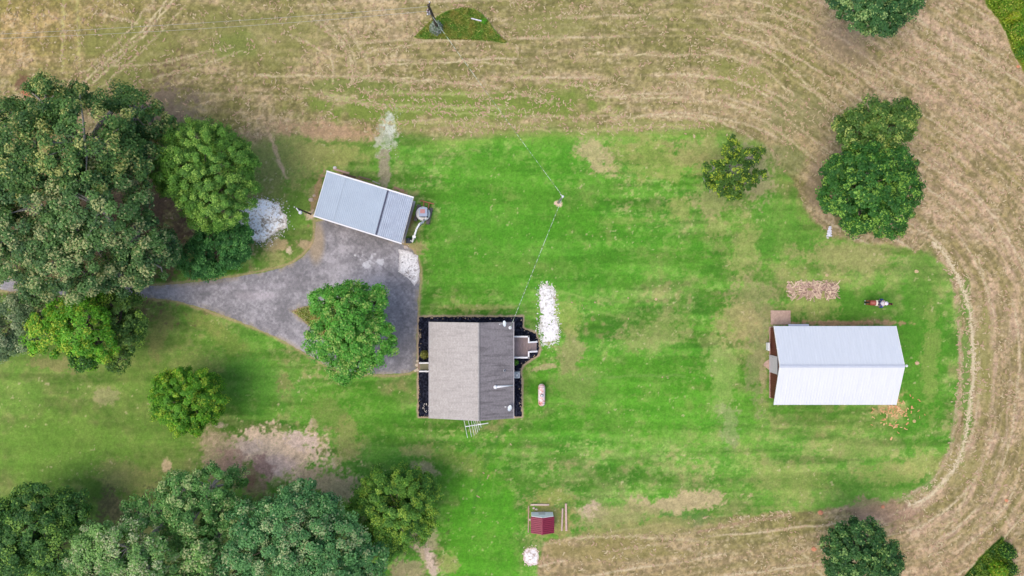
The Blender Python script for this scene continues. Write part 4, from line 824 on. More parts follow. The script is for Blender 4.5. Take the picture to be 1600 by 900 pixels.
# tv antenna off the lower gable
mt = G(746, 664.5, 3.6); o = empty('tv_antenna', Vector((mt.x, mt.y, 0))); tag(o, 'white rooftop television aerial with many rods below the lower gable', 'antenna')
def la(px_, py_): v_ = G(px_, py_, 3.6); return v_ - Vector((mt.x, mt.y, 0))
m = MB(); m.tube([(0, 0, 0), (0, 0, 3.7)], .025, 8); m.build('mast', M_steel, o)
A_, B_ = la(727, 666.6), la(763, 661); m = MB(); m.tube([A_, B_], .045, 8); m.box(A_.lerp(B_, .62), (.3, .12, .09)); m.build('boom', M_white, o)
for t, ln, dx in ((.0, 17, .25), (.18, 16, .2), (.3, 14.5, .2), (.4, 13, .2), (.48, 11, .2), (.56, 8.5, .18), (.66, 5, .15)):
    q = A_.lerp(B_, t); m = MB(); e = Vector((ln * .2, -ln, 0)) * S; m.tube([q - e * .98, q + e], .02, 6); m.build('rod', M_white, o)
# ornamental driftwood ring
p = G(666, 636.5); m = MB(); rr = random.Random(4)
for i in range(15):
    a_ = i / 15 * 2 * math.pi; q = Vector((math.cos(a_) * .36, math.sin(a_) * .36, .08)); m.beam(q + Vector((rr.uniform(-.12, .12), rr.uniform(-.12, .12), 0)), q + Vector((rr.uniform(-.14, .14), rr.uniform(-.14, .14), .1)), .07, .06)
o = m.build('stone_ring', mat('bleached_stone', (222, 212, 200), .9, var=.2), None); o.location = p; tag(o, 'ring of bleached sticks and stones in the lower left of the black bed', 'garden ornament')
for i, (fx_, fy_, fa, fs_) in enumerate(((652.5, 564, 4, .3), (651.5, 570.5, .5, .42), (653.5, 577, 1.2, .45), (649, 579, .2, .35), (654, 567.5, 2, .28))):
    m = MB(); k = random.Random(i); n_ = 7; poly = [(math.cos(2 * math.pi * j / n_) * fs_ / 2 * k.uniform(.75, 1.1), math.sin(2 * math.pi * j / n_) * fs_ / 2 * k.uniform(.6, 1.1)) for j in range(n_)]
    m.ext(poly, -.03, .05); o = m.build('flagstone', mat('cream_stone', (226, 208, 182), .9, var=.2, scale=6), None); o.location = G(fx_, fy_); o.rotation_euler.z = fa
    tag(o, 'cream flat stone by the left landing steps, ' + ['topmost', 'left middle', 'largest one, nearest lower rail', 'furthest left', 'smallest, second from top'][i], 'stone', 'flat stones by the left landing')

# ------------------------------------------------------------------ barn
BE, BR_ = 2.7, 4.25
x0, x1 = G(1209.5, 0, BE).x, G(1400, 0, BE).x; yt, yb, ym = G(0, 509.5, BE).y, G(0, 632.5, BE).y, G(0, 572, BR_).y
bc = Vector(((x0 + x1) / 2, ym, 0)); barn = empty('barn', bc); tag(barn, 'brown walled barn with a bright white metal gable roof on the right', 'barn')
def LB(v): return Vector(v) - bc
def ribbed(mb, A_, B_, Cc, D_, n_, rib=.03, t=.05, wd=.22):
    """sheet A-B (eave) to D-C (ridge) with n_ raised ribs running eave to ridge"""
    A_, B_, Cc, D_ = map(Vector, (A_, B_, Cc, D_)); up = (B_ - A_).cross(D_ - A_).normalized()
    if up.z < 0: up = -up
    prof = []
    for i in range(n_):
        for a_, h_ in ((0, 0), (.5 - wd / 2 - .06, 0), (.5 - wd / 2 + .04, 1), (.5 + wd / 2 - .04, 1), (.5 + wd / 2 + .06, 0)): prof.append(((i + a_) / n_, h_ * rib))
    prof.append((1, 0)); k = len(prof); vs = []
    for (P0, P1) in ((A_, B_), (D_, Cc)):
        for a_, h_ in prof: vs.append(P0.lerp(P1, a_) + up * h_)
    for (P0, P1) in ((A_, B_), (D_, Cc)):
        for a_, h_ in prof: vs.append(P0.lerp(P1, a_) - up * t)
    fs = [(i, i + 1, k + i + 1, k + i) for i in range(k - 1)] + [(2 * k + i, 3 * k + i, 3 * k + i + 1, 2 * k + i + 1) for i in range(k - 1)]
    fs += [(i, 2 * k + i, 2 * k + i + 1, i + 1) for i in range(k - 1)] + [(k + i, k + i + 1, 3 * k + i + 1, 3 * k + i) for i in range(k - 1)] + [(0, k, 3 * k, 2 * k), (k - 1, 3 * k - 1, 4 * k - 1, 2 * k - 1)]
    mb.add(vs, fs)
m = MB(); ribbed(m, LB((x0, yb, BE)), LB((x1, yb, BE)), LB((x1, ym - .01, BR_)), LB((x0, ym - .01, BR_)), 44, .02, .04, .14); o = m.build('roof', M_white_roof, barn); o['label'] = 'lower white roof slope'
m = MB(); ribbed(m, LB((x0, yt, BE)), LB((x1, yt, BE)), LB((x1, ym + .01, BR_)), LB((x0, ym + .01, BR_)), 44, .02, .04, .14); o = m.build('roof', mat('shaded_white_roof', (218, 224, 230), .5, var=.09, scale=1.0, stretch=(5, .35, 1)), barn); o['label'] = 'upper white roof slope with bluish shade painted in'  # same white metal, with the upper slope's bluish shade painted into the colour
m = MB(); m.add([LB((x0 - .02, ym + .16, BR_ - .02)), LB((x1 + .02, ym + .16, BR_ - .02)), LB((x1 + .02, ym, BR_ + .05)), LB((x0 - .02, ym, BR_ + .05)), LB((x0 - .02, ym - .16, BR_ - .02)), LB((x1 + .02, ym - .16, BR_ - .02))], [(0, 1, 2, 3), (3, 2, 5, 4)]); m.build('ridge_cap', mat('barn_ridge', (198, 204, 214), .6, var=.1), barn)
for xx in (x0, x1):
    for ya in (yt, yb):
        m = MB(); m.beam(LB((xx, ya, BE - .05)), LB((xx, ym, BR_ - .05)), .06, .14); m.build('rake_trim', M_trim, barn)
gx0 = G(1203, 0).x; gx1 = x1 - .55; gy0, gy1 = yb + .35, yt - .3
def bz(y): return BR_ + (BE - BR_) * abs(y - ym) / ((yt - ym) if y > ym else (ym - yb)) - .06
m = MB(); NR = 52
def wall_strip(m, p, q, z0, zf, n_, outward):
    p, q = Vector(p), Vector(q); vs = []
    for i in range(n_ + 1):
        for dd_, oo in ((0, 0), (.5, .025)):
            if i == n_ and dd_: continue
            a_ = p.lerp(q, (i + dd_) / n_); a_ = a_ + Vector(outward) * oo; vs += [(a_.x, a_.y, z0), (a_.x, a_.y, zf(a_.y))]
    nn = len(vs) // 2; m.add([LB(v) for v in vs], [(2 * i, 2 * i + 2, 2 * i + 3, 2 * i + 1) for i in range(nn - 1)])
wall_strip(m, (gx0, gy0, 0), (gx0, ym, 0), .12, bz, 16, (-1, 0, 0)); wall_strip(m, (gx0, ym, 0), (gx0, gy1, 0), .12, bz, 16, (-1, 0, 0))
wall_strip(m, (gx1, gy0, 0), (gx1, ym, 0), .12, bz, 16, (1, 0, 0)); wall_strip(m, (gx1, ym, 0), (gx1, gy1, 0), .12, bz, 16, (1, 0, 0))
wall_strip(m, (gx0, gy0, 0), (gx1, gy0, 0), .12, bz, 44, (0, -1, 0)); wall_strip(m, (gx0, gy1, 0), (gx1, gy1, 0), .12, bz, 44, (0, 1, 0))
m.build('wall', M_brown_wall, barn)
m = MB(); m.box(LB(((gx0 + gx1) / 2, (gy0 + gy1) / 2, .06)), (gx1 - gx0 + .16, gy1 - gy0 + .16, .16)); m.build('footing', M_pink_base, barn)
# roof over the left gable wall stays short: the wall reaches out past the eave line there
dy0, dy1 = G(0, 581).y, G(0, 554).y
m = MB(); m.box(LB((gx0 - .06, (dy0 + dy1) / 2, 1.12)), (.07, dy1 - dy0, 2.1), bev=.01)
for i in range(6): m.box(LB((gx0 - .1, dy0 + (i + .5) * (dy1 - dy0) / 6, 1.12)), (.02, .05, 2.05))
d = m.build('door', M_door, barn); m = MB(); m.box(LB((gx0 - .13, dy1 - .2, 1.1)), (.04, .04, .2)); m.build('handle', M_steel, d)
m = MB(); m.beam(LB((gx0 - .06, dy0 - .1, 2.25)), LB((gx0 - .06, dy1 + 1.7, 2.25)), .06, .06); m.build('door_rail', M_steel, barn)
for xx, sgn in ((gx0 - .02, -1), (x1, 1)):
    m = MB(); zz = 3.7 if sgn < 0 else BR_ - .15
    m.tube([LB((xx, ym, zz)), LB((xx + sgn * .22, ym, zz + .06))], .03, 8); m.lathe(LB((xx + sgn * .3, ym, zz)), [(.14, -.08), (.12, .02), (.05, .1)], 14); m.build('lamp', M_white, barn)
window(barn, LB((gx0 + 1.6, gy1 + .02, 1.6)), 2.0, .8, 0, 1); window(barn, LB((gx1, ym - 1.8, 1.6)), .9, .9, 1, 0)
m = MB(); A_ = G(1232, 508, 1.9); B_ = G(1264, 508, 1.9); m.add([LB((A_.x, gy1, 2.1)), LB((B_.x, gy1, 2.1)), LB((B_.x, A_.y + .1, 1.85)), LB((A_.x, A_.y + .1, 1.85)), LB((A_.x, gy1, 2.06)), LB((B_.x, gy1, 2.06)), LB((B_.x, A_.y + .1, 1.81)), LB((A_.x, A_.y + .1, 1.81))], [(0, 1, 2, 3), (7, 6, 5, 4), (0, 3, 7, 4), (1, 5, 6, 2), (2, 6, 7, 3), (0, 4, 5, 1)]); m.build('awning', mat('awning_metal', (214, 216, 228), .5, var=.1), barn)
p = G(1219.5, 496); m = MB(); m.box((0, 0, .03), (31 * S, 22 * S, .12), bev=.015); o = m.build('concrete_pad', M_conc_pink, None); o.location = p; tag(o, 'square pinkish concrete pad at the upper left corner of the barn', 'pad')
m = MB(); m.ext([(-.3, -.1), (-.0, -.35), (.3, -.6), (.42, -.6), (.42, .55), (.1, .4), (-.15, .2)], -.05, .05); o = m.build('door_slab', M_conc_pink, None); o.location = G(1197, 569); tag(o, 'pinkish irregular slab in front of the barn door', 'slab')
m = MB(); m.box((0, 0, .3), (.16, .8, .6), bev=.02); m.box((0, 0, .62), (.2, .86, .04)); o = m.build('storage_bin', M_white, None); o.location = G(1198, 541); tag(o, 'small narrow white box standing by the barn wall above the door', 'box')

# ------------------------------------------------------------------ shed (long blue-grey metal roof)
SHT = 2.75
cn = [G(511, 267.5, SHT + .2), G(646, 308.5, SHT + .2), G(627, 380.5, SHT - .05), G(490.5, 337.5, SHT - .05)]
sc_ = sum(cn, Vector()) / 4; sc_.z = 0; shed = empty('shed', sc_); tag(shed, 'long tilted shed with blue grey ribbed metal roof above the driveway', 'shed')
TL, TR, BRt, BL = [c_ - sc_ for c_ in cn]
def at_(u, v_, dz=0): return TL.lerp(TR, u).lerp(BL.lerp(BRt, u), v_) + Vector((0, 0, dz))
for (u0, u1, nn, mm, rb, dz) in ((0, .225, 10, M_blue_roof, .012, .0), (.225, .705, 24, M_blue_roof, .015, .012), (.715, 1, 14, M_blue_roof_worn, .034, .0)):
    m = MB(); ribbed(m, at_(u0, 1, dz), at_(u1 - .002, 1, dz), at_(u1 - .002, 0, dz), at_(u0, 0, dz), nn, rb, .03, .3); m.build('roof', mm, shed)
_nt = M_blue_roof_worn.node_tree; _b = _nt.nodes['Principled BSDF']; _l = _b.inputs['Base Color'].links[0].from_socket
_tc = _nt.nodes.new('ShaderNodeTexCoord'); _mp = _nt.nodes.new('ShaderNodeMapping'); _mp.inputs['Rotation'].default_value = (0, 0, -math.atan2((TR - TL).y, (TR - TL).x))
_wv = _nt.nodes.new('ShaderNodeTexWave'); _wv.inputs['Scale'].default_value = 1.5; _wv.inputs['Distortion'].default_value = .6; _wv.inputs['Detail Scale'].default_value = 2
_rm = _nt.nodes.new('ShaderNodeValToRGB'); _rm.color_ramp.elements[0].position = .1; _rm.color_ramp.elements[0].color = (.80, .80, .83, 1); _rm.color_ramp.elements[1].position = .6; _rm.color_ramp.elements[1].color = (1, 1, 1, 1)
_mx = _nt.nodes.new('ShaderNodeMix'); _mx.data_type = 'RGBA'; _mx.blend_type = 'MULTIPLY'; _mx.inputs[0].default_value = 1
_nt.links.new(_tc.outputs['Object'], _mp.inputs[0]); _nt.links.new(_mp.outputs[0], _wv.inputs['Vector']); _nt.links.new(_wv.outputs[0], _rm.inputs[0]); _nt.links.new(_l, _mx.inputs[6]); _nt.links.new(_rm.outputs[0], _mx.inputs[7]); _nt.links.new(_mx.outputs[2], _b.inputs['Base Color'])
m = MB(); m.add([at_(.700, 0, .045), at_(.718, 0, .045), at_(.718, 1, .045), at_(.700, 1, .045), at_(.700, 0, -.03), at_(.718, 0, -.03), at_(.718, 1, -.03), at_(.700, 1, -.03)], [(0, 3, 2, 1), (4, 5, 6, 7), (0, 1, 5, 4), (1, 2, 6, 5), (2, 3, 7, 6), (3, 0, 4, 7)]); m.build('seam_flashing', M_stain, shed)
for v_ in (0, 1):
    m = MB(); m.beam(at_(-.004, v_, .02), at_(1.004, v_, .02), .13, .12); m.build('fascia', M_trim, shed)
for u in (0, 1):
    m = MB(); m.beam(at_(u, 0.01, -.03), at_(u, .99, -.03), .05, .07); m.build('rake_trim', M_steel if u else M_trim, shed)
M_shedwall = mat('shed_board_wall', (158, 116, 92), .85, var=.3, scale=4)
def wall_(u0, v0, u1, v1):
    a_, b_ = at_(u0, v0), at_(u1, v1); m = MB(); h_ = .06
    d_ = (b_ - a_); d_.z = 0; nrm = Vector((-d_.y, d_.x, 0)).normalized() * .05
    vs = []
    for q, s_ in ((a_, 1), (a_, -1), (b_, -1), (b_, 1)): vs += [Vector((q.x, q.y, -.05)) + nrm * s_, Vector((q.x, q.y, q.z - h_)) + nrm * s_]
    m.add(vs, [(0, 1, 3, 2), (2, 3, 5, 4), (4, 5, 7, 6), (6, 7, 1, 0), (1, 7, 5, 3), (0, 2, 4, 6)]); m.build('wall', M_shedwall, shed)
wall_(.04, .07, .93, .07); wall_(.04, .08, .04, .93); wall_(.93, .08, .93, .93); wall_(.5, .09, .5, .93)
for i, u in enumerate((.04, .27, .5, .73, .93)):
    q = at_(u, .96); m = MB(); m.box((q.x, q.y, q.z / 2 - .03), (.13, .13, q.z - .06)); m.build('post', M_wood, shed)
m = MB(); ca = at_(.02, .02); cb = at_(.98, .98)
fl = [at_(.02, .02), at_(.98, .02), at_(.98, .97), at_(.02, .97)]; m.ext([(q.x, q.y) for q in fl][::-1], -.05, .02); m.build('floor', M_concrete, shed)

# planks and rocks around the shed
def plank(a_, b_, wd, label, rgb=(186, 158, 138), grp='scrap boards behind the shed', h_=.05, name='scrap_board', cat='board'):
    A_, B_ = G(*a_), G(*b_); c_ = (A_ + B_) / 2; m = MB(); d_ = B_ - A_
    m.box((0, 0, 0), (d_.length, wd, h_), bev=.006); o = m.build(name, mat('board_' + str(len(bpy.data.materials)), rgb, .9, var=.35, scale=6, stretch=(1, 5, 1)), None)
    o.location = c_ + Vector((0, 0, h_ / 2 + .0)); o.rotation_euler = (0, 0, math.atan2(d_.y, d_.x)); return tag(o, label, cat, grp)
plank((521, 264), (546, 271), .2, 'longest pink board lying behind the left part of the shed', (206, 170, 150))
plank((536, 272), (556, 277), .16, 'dark board under the longest pink one behind the shed', (110, 86, 72))
plank((560, 276), (580, 281), .18, 'grey brown board lying mid way behind the shed', (140, 120, 96))
plank((582, 283), (594, 288), .14, 'short pale board behind the shed where the gravel trail ends', (186, 178, 158))
plank((616, 293), (632, 299), .22, 'orange brown board behind the right corner of the shed', (198, 156, 124))
plank((640, 325), (636, 345), .16, 'upper board leaned flat along the right wall of the shed', (170, 150, 140), grp='boards on the right of the shed')
plank((635, 350), (631, 368), .16, 'lower board lying along the right wall of the shed', (130, 110, 100), grp='boards on the right of the shed')
def rock(px_, py_, sz, label, rgb=(206, 184, 160), name='rock', cat='rock', grp=None, h_=.5, seed=1):
    m = MB(); k = random.Random(seed); bm = bmesh.new(); bmesh.ops.create_icosphere(bm, subdivisions=2, radius=.5)
    vs = [Vector((v_.co.x * sz[0], v_.co.y * sz[1], v_.co.z * h_ * min(sz))) * k.uniform(.8, 1.12) for v_ in bm.verts]; bm.verts.index_update(); fs = [tuple(v_.index for v_ in f_.verts) for f_ in bm.faces]; bm.free()
    m.add(vs, fs); o = m.build(name, mat('rock_' + str(len(bpy.data.materials)), rgb, .95, var=.25, scale=7, bump=.3), None); o.location = G(px_, py_) + Vector((0, 0, .0)); return tag(o, label, cat, grp)
rock(486, 312, (.6, .45), 'pink stone left of the shed wall', seed=2); rock(491, 306, (.35, .3), 'small stone above the pink one at the left shed wall', seed=3); rock(523, 262, (.4, .35), 'white stone at the upper left shed corner', (230, 220, 214), seed=4)
rock(634, 386, (.5, .35), 'pale stone at the lower right shed corner', (222, 204, 190), seed=5); rock(555, 399, (.3, .28), 'white stone lying on the driveway gravel', (232, 230, 228), seed=6)
rock(1433, 567.5, (.5, .42), 'pale tan stone on the grass right of the barn ridge', (226, 190, 150), seed=7); rock(1428.5, 658, (.36, .36), 'tan stone on the grass below the right barn corner', (214, 186, 128), seed=8)
for i, (mx, my, sz, lb) in enumerate(((1282, 801, .62, 'orange clay mound above the lower right tree'), (1380, 792, .42, 'orange clay mound at the lower right bend of the lawn edge'), (1272, 858, .55, 'orange clay mound left of the lower right tree'), (1573, 782, .4, 'orange clay mound near the right edge of the field'), (1591, 104, .4, 'orange clay mound in the upper right field'),
                                      (1025, 467.5, .35, 'tan mound on the middle lawn right of the white strip'), (1292, 430, .35, 'tan mound just above the pale wood chip plot'), (1432, 424, .45, 'tan mound in the grass at the upper right lawn edge'))):
    rock(mx, my, (sz, sz * .9), lb, (222, 150, 110) if i < 5 else (216, 190, 140), name='dirt_mound', cat='mound', grp='small dirt mounds', h_=.35, seed=20 + i)
# bright clay bits at the barn corner
k = random.Random(9); 
cb_ = []
for i in range(130):
    cb_.append((1398 + k.gauss(0, 15) , 640 + k.gauss(0, 14)))
cb_ = [(a_, b_) for a_, b_ in cb_ if not (a_ < 1402 and b_ < 634)]
px = np.array([a_ for a_, b_ in cb_]); py = np.array([b_ for a_, b_ in cb_]); n = len(px)
v, f, c = strips(n, px, py, .14 + .3 * np.random.rand(n), .06 + .1 * np.random.rand(n), .05 + .05 * np.random.rand(n), lin(mix((230, 196, 140), (214, 150, 104), np.random.rand(n))), 44)
tag(np_mesh('wood_chips', v, f, c, M_hay), 'orange tan chips scattered at the lower right barn corner', 'chips', kind='stuff')
n = 170; k2 = np.random.RandomState(5); px = k2.uniform(1232, 1308, n); py = k2.uniform(440, 466, n); v, f, c = strips(n, px, py, .3 + .8 * k2.rand(n), .04 + .08 * k2.rand(n), .05 + .08 * k2.rand(n), lin(mix((168, 136, 122), (236, 212, 178), k2.rand(n))), 45, curl=.2, z0=.05)
tag(np_mesh('loose_sticks', v, f, c, M_hay), 'bleached sticks strewn over the pale plot above the barn', 'sticks', kind='stuff')

# ------------------------------------------------------------------ mini excavator
ep = G(661.5, 335); ex = empty('mini_excavator', ep); tag(ex, 'white mini excavator with a rusty blade parked at the right end of the shed', 'excavator')
def EL(px_, py_, h_): return G(px_, py_, h_) - ep
M_track = mat('dusty_track', (128, 118, 116), .9, var=.35, scale=8, bump=.5); M_rust = mat('rusty_blade', (190, 122, 84), .8, var=.3, scale=6)
ax_ = Vector((-6, 25, 0)).normalized(); fw = Vector((ax_.x, -ax_.y, 0))           # towards the lower picture edge
sd_ = Vector((-fw.y, fw.x, 0)); ang = math.atan2(fw.y, fw.x)
for s_, cx_, cy_ in ((1, 671.5, 338), (-1, 652.5, 333)):
    c_ = EL(cx_, cy_, 0); m = MB(); prof = []
    for i in range(16):
        a_ = 2 * math.pi * i / 16; prof.append((math.cos(a_) * .22 + (.68 if math.cos(a_) > 0 else -.68), math.sin(a_) * .22 + .22))
    vs = [c_ + fw * u + Vector((0, 0, z)) + sd_ * w_ for w_ in (-.16, .16) for u, z in prof]; m.add(vs, [tuple(range(16)), tuple(range(16, 32))[::-1]] + [(i, 16 + i, 16 + (i + 1) % 16, (i + 1) % 16) for i in range(16)])
    for i in range(9): m.box(c_ + fw * (-.7 + i * .175) + Vector((0, 0, .45)), (.05, .34, .03), ang)
    m.build('track', M_track, ex)
m = MB(); m.box(EL(662, 335, 0) + Vector((0, 0, .38)), (1.0, .9, .22), ang, bev=.03); m.build('undercarriage', M_black, ex)
m = MB(); m.beam(EL(656.5, 313.2, .3), EL(678.5, 319, .3), .1, .34); bl = m.build('blade', M_rust, ex)
for a_, b_ in (((662.5, 315.5), (661.2, 328)), ((670.5, 318), (668.5, 330))): m = MB(); m.beam(EL(*a_, .3), EL(*b_, .34), .1, .1); m.build('blade_arm', M_rust, ex)
bcn = EL(660.8, 333.8, .9); m = MB(); m.lathe((bcn.x, bcn.y, .52), [(.68, 0), (.74, .08), (.74, .42), (.66, .52), (.3, .54)], 28); m.build('body', M_white, ex, smooth=False)
cc_ = EL(662, 332.5, 1.6); M_cab = mat('cab_grey', (158, 170, 190), .5, var=.1)
m = MB()
for dx_ in (-.38, .38):
    for dy_ in (-.42, .42): m.box((cc_.x + dx_, cc_.y + dy_, 1.5), (.06, .06, 1.0))
m.box((cc_.x, cc_.y, 1.14), (.74, .82, .14)); m.build('cab_frame', M_black, ex)
m = MB(); m.box((cc_.x, cc_.y + .04, 2.02), (.86, .92, .07), bev=.03); rf = m.build('cab_roof', M_cab, ex); m = MB(); m.box((cc_.x - .06, cc_.y + .12, 2.065), (.5, .44, .03), bev=.01); m.build('roof_panel', mat('faded_red_panel', (198, 140, 134), .7, var=.15), rf)
m = MB(); m.box((cc_.x, cc_.y - .45, 1.55), (.7, .03, .85)); m.box((cc_.x + .41, cc_.y, 1.55), (.03, .78, .85)); m.build('cab_glass', mat('dark_glass', (40, 54, 74), .15, var=.1), ex)
bp_ = [EL(662.5, 343.5, 1.0), EL(661, 347, 1.5), EL(655.5, 350, 2.1), EL(651, 358, 2.2), EL(648, 367, 1.9)]
m = MB()
for a_, b_ in zip(bp_[:-1], bp_[1:]): m.beam(a_, a_.lerp(b_, 1.06), .16, .24)
m.build('boom', M_white, ex)
m = MB(); m.tube([bp_[1] + Vector((0, 0, -.25)), bp_[3] + Vector((.03, 0, -.2))], .045, 8); m.build('cylinder', M_steel, ex)
m = MB(); m.beam(EL(648.5, 366, 2.0), EL(644.5, 377.5, .9), .15, .2); m.box(EL(647, 370, 1.95), (.22, .34, .1), ang); m.build('stick', M_white, ex)
m = MB(); bk = EL(638.5, 376, .4); m.lathe(bk, [(.02, -.27), (.3, -.26), (.3, .26), (.02, .27)], 14, 'Y'); m.box(bk + Vector((.18, -.1, .25)), (.2, .4, .2)); m.build('bucket', mat('dark_bucket', (44, 56, 72), .5, var=.3), ex)
m = MB(); m.beam(EL(644.5, 377, .8), bk + Vector((.1, 0, .25)), .08, .1); m.build('linkage', M_white, ex)

# ------------------------------------------------------------------ poles and wires
def sag(a_, b_, s_, n_=14): return [a_.lerp(b_, t / n_) - Vector((0, 0, 4 * s_ * (t / n_) * (1 - t / n_))) for t in range(n_ + 1)]
pb, ptp = G(684.5, 45), G(669, 7.5, 7.6); o = empty('utility_pole', pb); tag(o, 'tall leaning wooden utility pole with transformer on the uncut mound', 'utility pole')
tl = ptp - pb; m = MB(); m.tube([(0, 0, -.2), tl * .5, tl], [.17, .14, .11], 10); m.build('pole', M_post, o)
m = MB(); q = tl * .92; m.beam(q + Vector((-.15, -.8, 0)), q + Vector((.1, .5, 0)), .1, .12); m.build('crossarm', M_post, o)
for dd_ in (-.75, .42): m = MB(); m.lathe(q + Vector((-.02 + dd_ * .15, dd_, .06)), [(.05, 0), (.07, .05), (.04, .1), (.05, .16)], 10); m.build('insulator', M_white, o)
q = tl * .74 + Vector((-.22, .0, 0)); m = MB(); m.lathe(q, [(.05, -.42), (.19, -.4), (.21, .2), (.18, .28), (.05, .3)], 16); m.build('transformer', mat('pole_can', (206, 196, 204), .5, var=.1), o); m = MB(); m.lathe(q + Vector((-.1, -.02, .3)), [(.04, 0), (.06, .08), (.03, .2)], 10); m.lathe(q + Vector((.08, .05, .3)), [(.04, 0), (.06, .08), (.03, .2)], 10); m.build('bushings', mat('bushing_red', (176, 96, 96), .5), o)
pb2, pt2 = G(872, 316.5), G(876.5, 304.5, 5.2); pt2 = Vector((pb2.x + .12, pb2.y - .05, 5.2)); o = empty('wooden_pole', pb2); tag(o, 'short wooden pole in the middle of the lawn where the wire bends', 'pole')
m = MB(); m.tube([(0, 0, -.2), pt2 - pb2], [.12, .09], 10); m.build('pole', mat('grey_pole', (160, 158, 146), .8, var=.3), o); m = MB(); m.lathe(pt2 - pb2, [(.1, -.12), (.12, .0), (.04, .06)], 10); m.tube([pt2 - pb2, pt2 - pb2 + Vector((-.25, .2, .05))], .025, 6); m.build('wire_clamp', M_white, o)
M_wire = mat('bare_wire', (176, 174, 160), .5, var=0, scale=1); M_tw = mat('twisted_cable', (204, 216, 196), .6, rgb2=(110, 130, 96), scale=4, thr=(.49, .51), detail=0)
def wire(a_, b_, s_, r_, label, mm, grp='overhead wires'):
    m = MB(); m.tube(sag(a_, b_, s_), r_, 5); o = m.build('power_line', mm, None); return tag(o, label, 'wire', grp)
topw = ptp - Vector((0, 0, .4))
wire(G(670.5, 10, 7.2), G(-60, 56, 7.4), .5, .016, 'upper overhead wire running left from the tall pole', M_wire)
wire(G(672, 17, 6.4), G(-60, 62, 7.0), .9, .016, 'lower overhead wire running left from the tall pole', M_wire)
wire(ptp + Vector((.25, -.6, -1.3)), pt2, .5, .02, 'pale cable from the tall pole down to the lawn pole', M_tw)
wire(pt2, MAST, .35, .024, 'dashed white and dark cable from the lawn pole to the house roof', M_tw)
# yard light
yp, yt_ = G(485, 334.5), G(463, 325, 5.0); o = empty('yard_light', yp); tag(o, 'tall dark pole with a white lamp arm left of the shed', 'lamp')
q = yt_ - yp; q = Vector((q.x, q.y, 5.0)); m = MB(); m.tube([(0, 0, -.2), q], [.09, .07], 8); m.build('pole', M_post, o)
e = G(469, 332, 4.7) - yp; m = MB(); m.tube([q, q.lerp(e, .5) + Vector((0, 0, .15)), e], [.05, .06, .05], 8); m.build('arm', M_white, o)
m = MB(); m.lathe(e, [(.17, -.16), (.19, -.02), (.14, .1), (.05, .16)], 14); m.build('lamp_head', M_white, o, smooth=True)

# ------------------------------------------------------------------ propane tank
tp = G(846.3, 617.2, .6); tp.z = 0; o = empty('propane_tank', tp); tag(o, 'white propane tank stained pink and rust on the lawn right of the house', 'tank')
m = MB(); m.lathe((0, 0, .56), [(.02, -1.18), (.16, -1.15), (.28, -1.06), (.35, -.92), (.37, -.8), (.37, .8), (.35, .92), (.28, 1.06), (.16, 1.15), (.02, 1.18)], 28, 'Y'); m.build('shell', mat('rust_stained_white', (246, 232, 228), .5, rgb2=(218, 128, 106), scale=2.6, thr=(.36, .54)), o, smooth=True)
for yy in (-.86, .86): m = MB(); m.lathe((0, yy, .56), [(.372, -.02), (.378, 0), (.372, .02)], 28, 'Y'); m.build('weld_band', mat('rust_band', (170, 90, 76), .8), o)
m = MB(); m.lathe((0, 0, .9), [(.17, 0), (.17, .1), (.12, .16), (.02, .17)], 18); m.build('valve_cover', mat('dome_grey', (176, 166, 168), .5), o, smooth=True); m = MB(); m.lathe((0, 0, 1.07), [(.09, 0), (.08, .02), (.02, .03)], 14); m.build('cover_knob', M_white, o)
for yy in (-.65, .65): m = MB(); m.box((0, yy, .12), (.62, .16, .26)); m.build('foot', M_concrete, o)

# ------------------------------------------------------------------ well house
ox = G(847.5, 820); wh = empty('well_house', ox); tag(wh, 'tiny shed with ribbed maroon roof and pale end wall near the bottom edge', 'shed')
we, wr = 1.3, 1.8; wl, wrr = G(829.3, 0, we).x - ox.x, G(866, 0, we).x - ox.x; y_n, y_s = G(0, 807, we).y - ox.y, G(0, 833, we).y - ox.y
xm = G(847.5, 0, wr).x - ox.x; M_maroon = mat('maroon_metal', (146, 40, 66), .45, var=.12, scale=3)
for xa, lb in ((wl, 'duller left maroon slope'), (wrr, 'redder right maroon slope')):
    m = MB(); ribbed(m, (xa, y_n, we), (xa, y_s, we), (xm + (.005 if xa > 0 else -.005), y_s, wr), (xm + (.005 if xa > 0 else -.005), y_n, wr), 9, .055, .03, .3); o = m.build('roof', M_maroon, wh); o['label'] = lb
m = MB(); m.add([(xm - .1, y_n + .01, wr - .005), (xm - .1, y_s - .01, wr - .005), (xm, y_s - .01, wr + .045), (xm, y_n + .01, wr + .045), (xm + .1, y_s - .01, wr - .005), (xm + .1, y_n + .01, wr - .005)], [(0, 1, 2, 3), (3, 2, 4, 5)]); m.build('ridge_cap', M_maroon, wh)
m = MB(); a0, a1 = wl + .1, wrr - .08; yn2 = G(0, 800).y - ox.y; ys2 = y_s + .15
prof = [(a0, 0), (a1, 0), (a1, we - .0), (xm, wr - .06), (a0, we - .0)]; n = 5
m.add([(x, ys2, z) for x, z in prof] + [(x, yn2 - .0, z) for x, z in prof], [tuple(range(n)), tuple(range(n, 2 * n))[::-1]] + [(i, (i + 1) % n, n + (i + 1) % n, n + i) for i in range(n)]); m.build('wall', mat('pale_blue_wall', (300, 312, 316), .6, var=.06), wh)
m = MB(); m.box((xm, yn2 + .02, .55), (.7, .04, .95)); m.build('hatch', M_trim, wh)
GT = 'timbers framing the tiny maroon shed'
plank((829, 788.3), (858, 788.3), .16, 'thin pale timber above the maroon shed', (232, 206, 190), GT, .12, 'landscape_timber', 'timber')
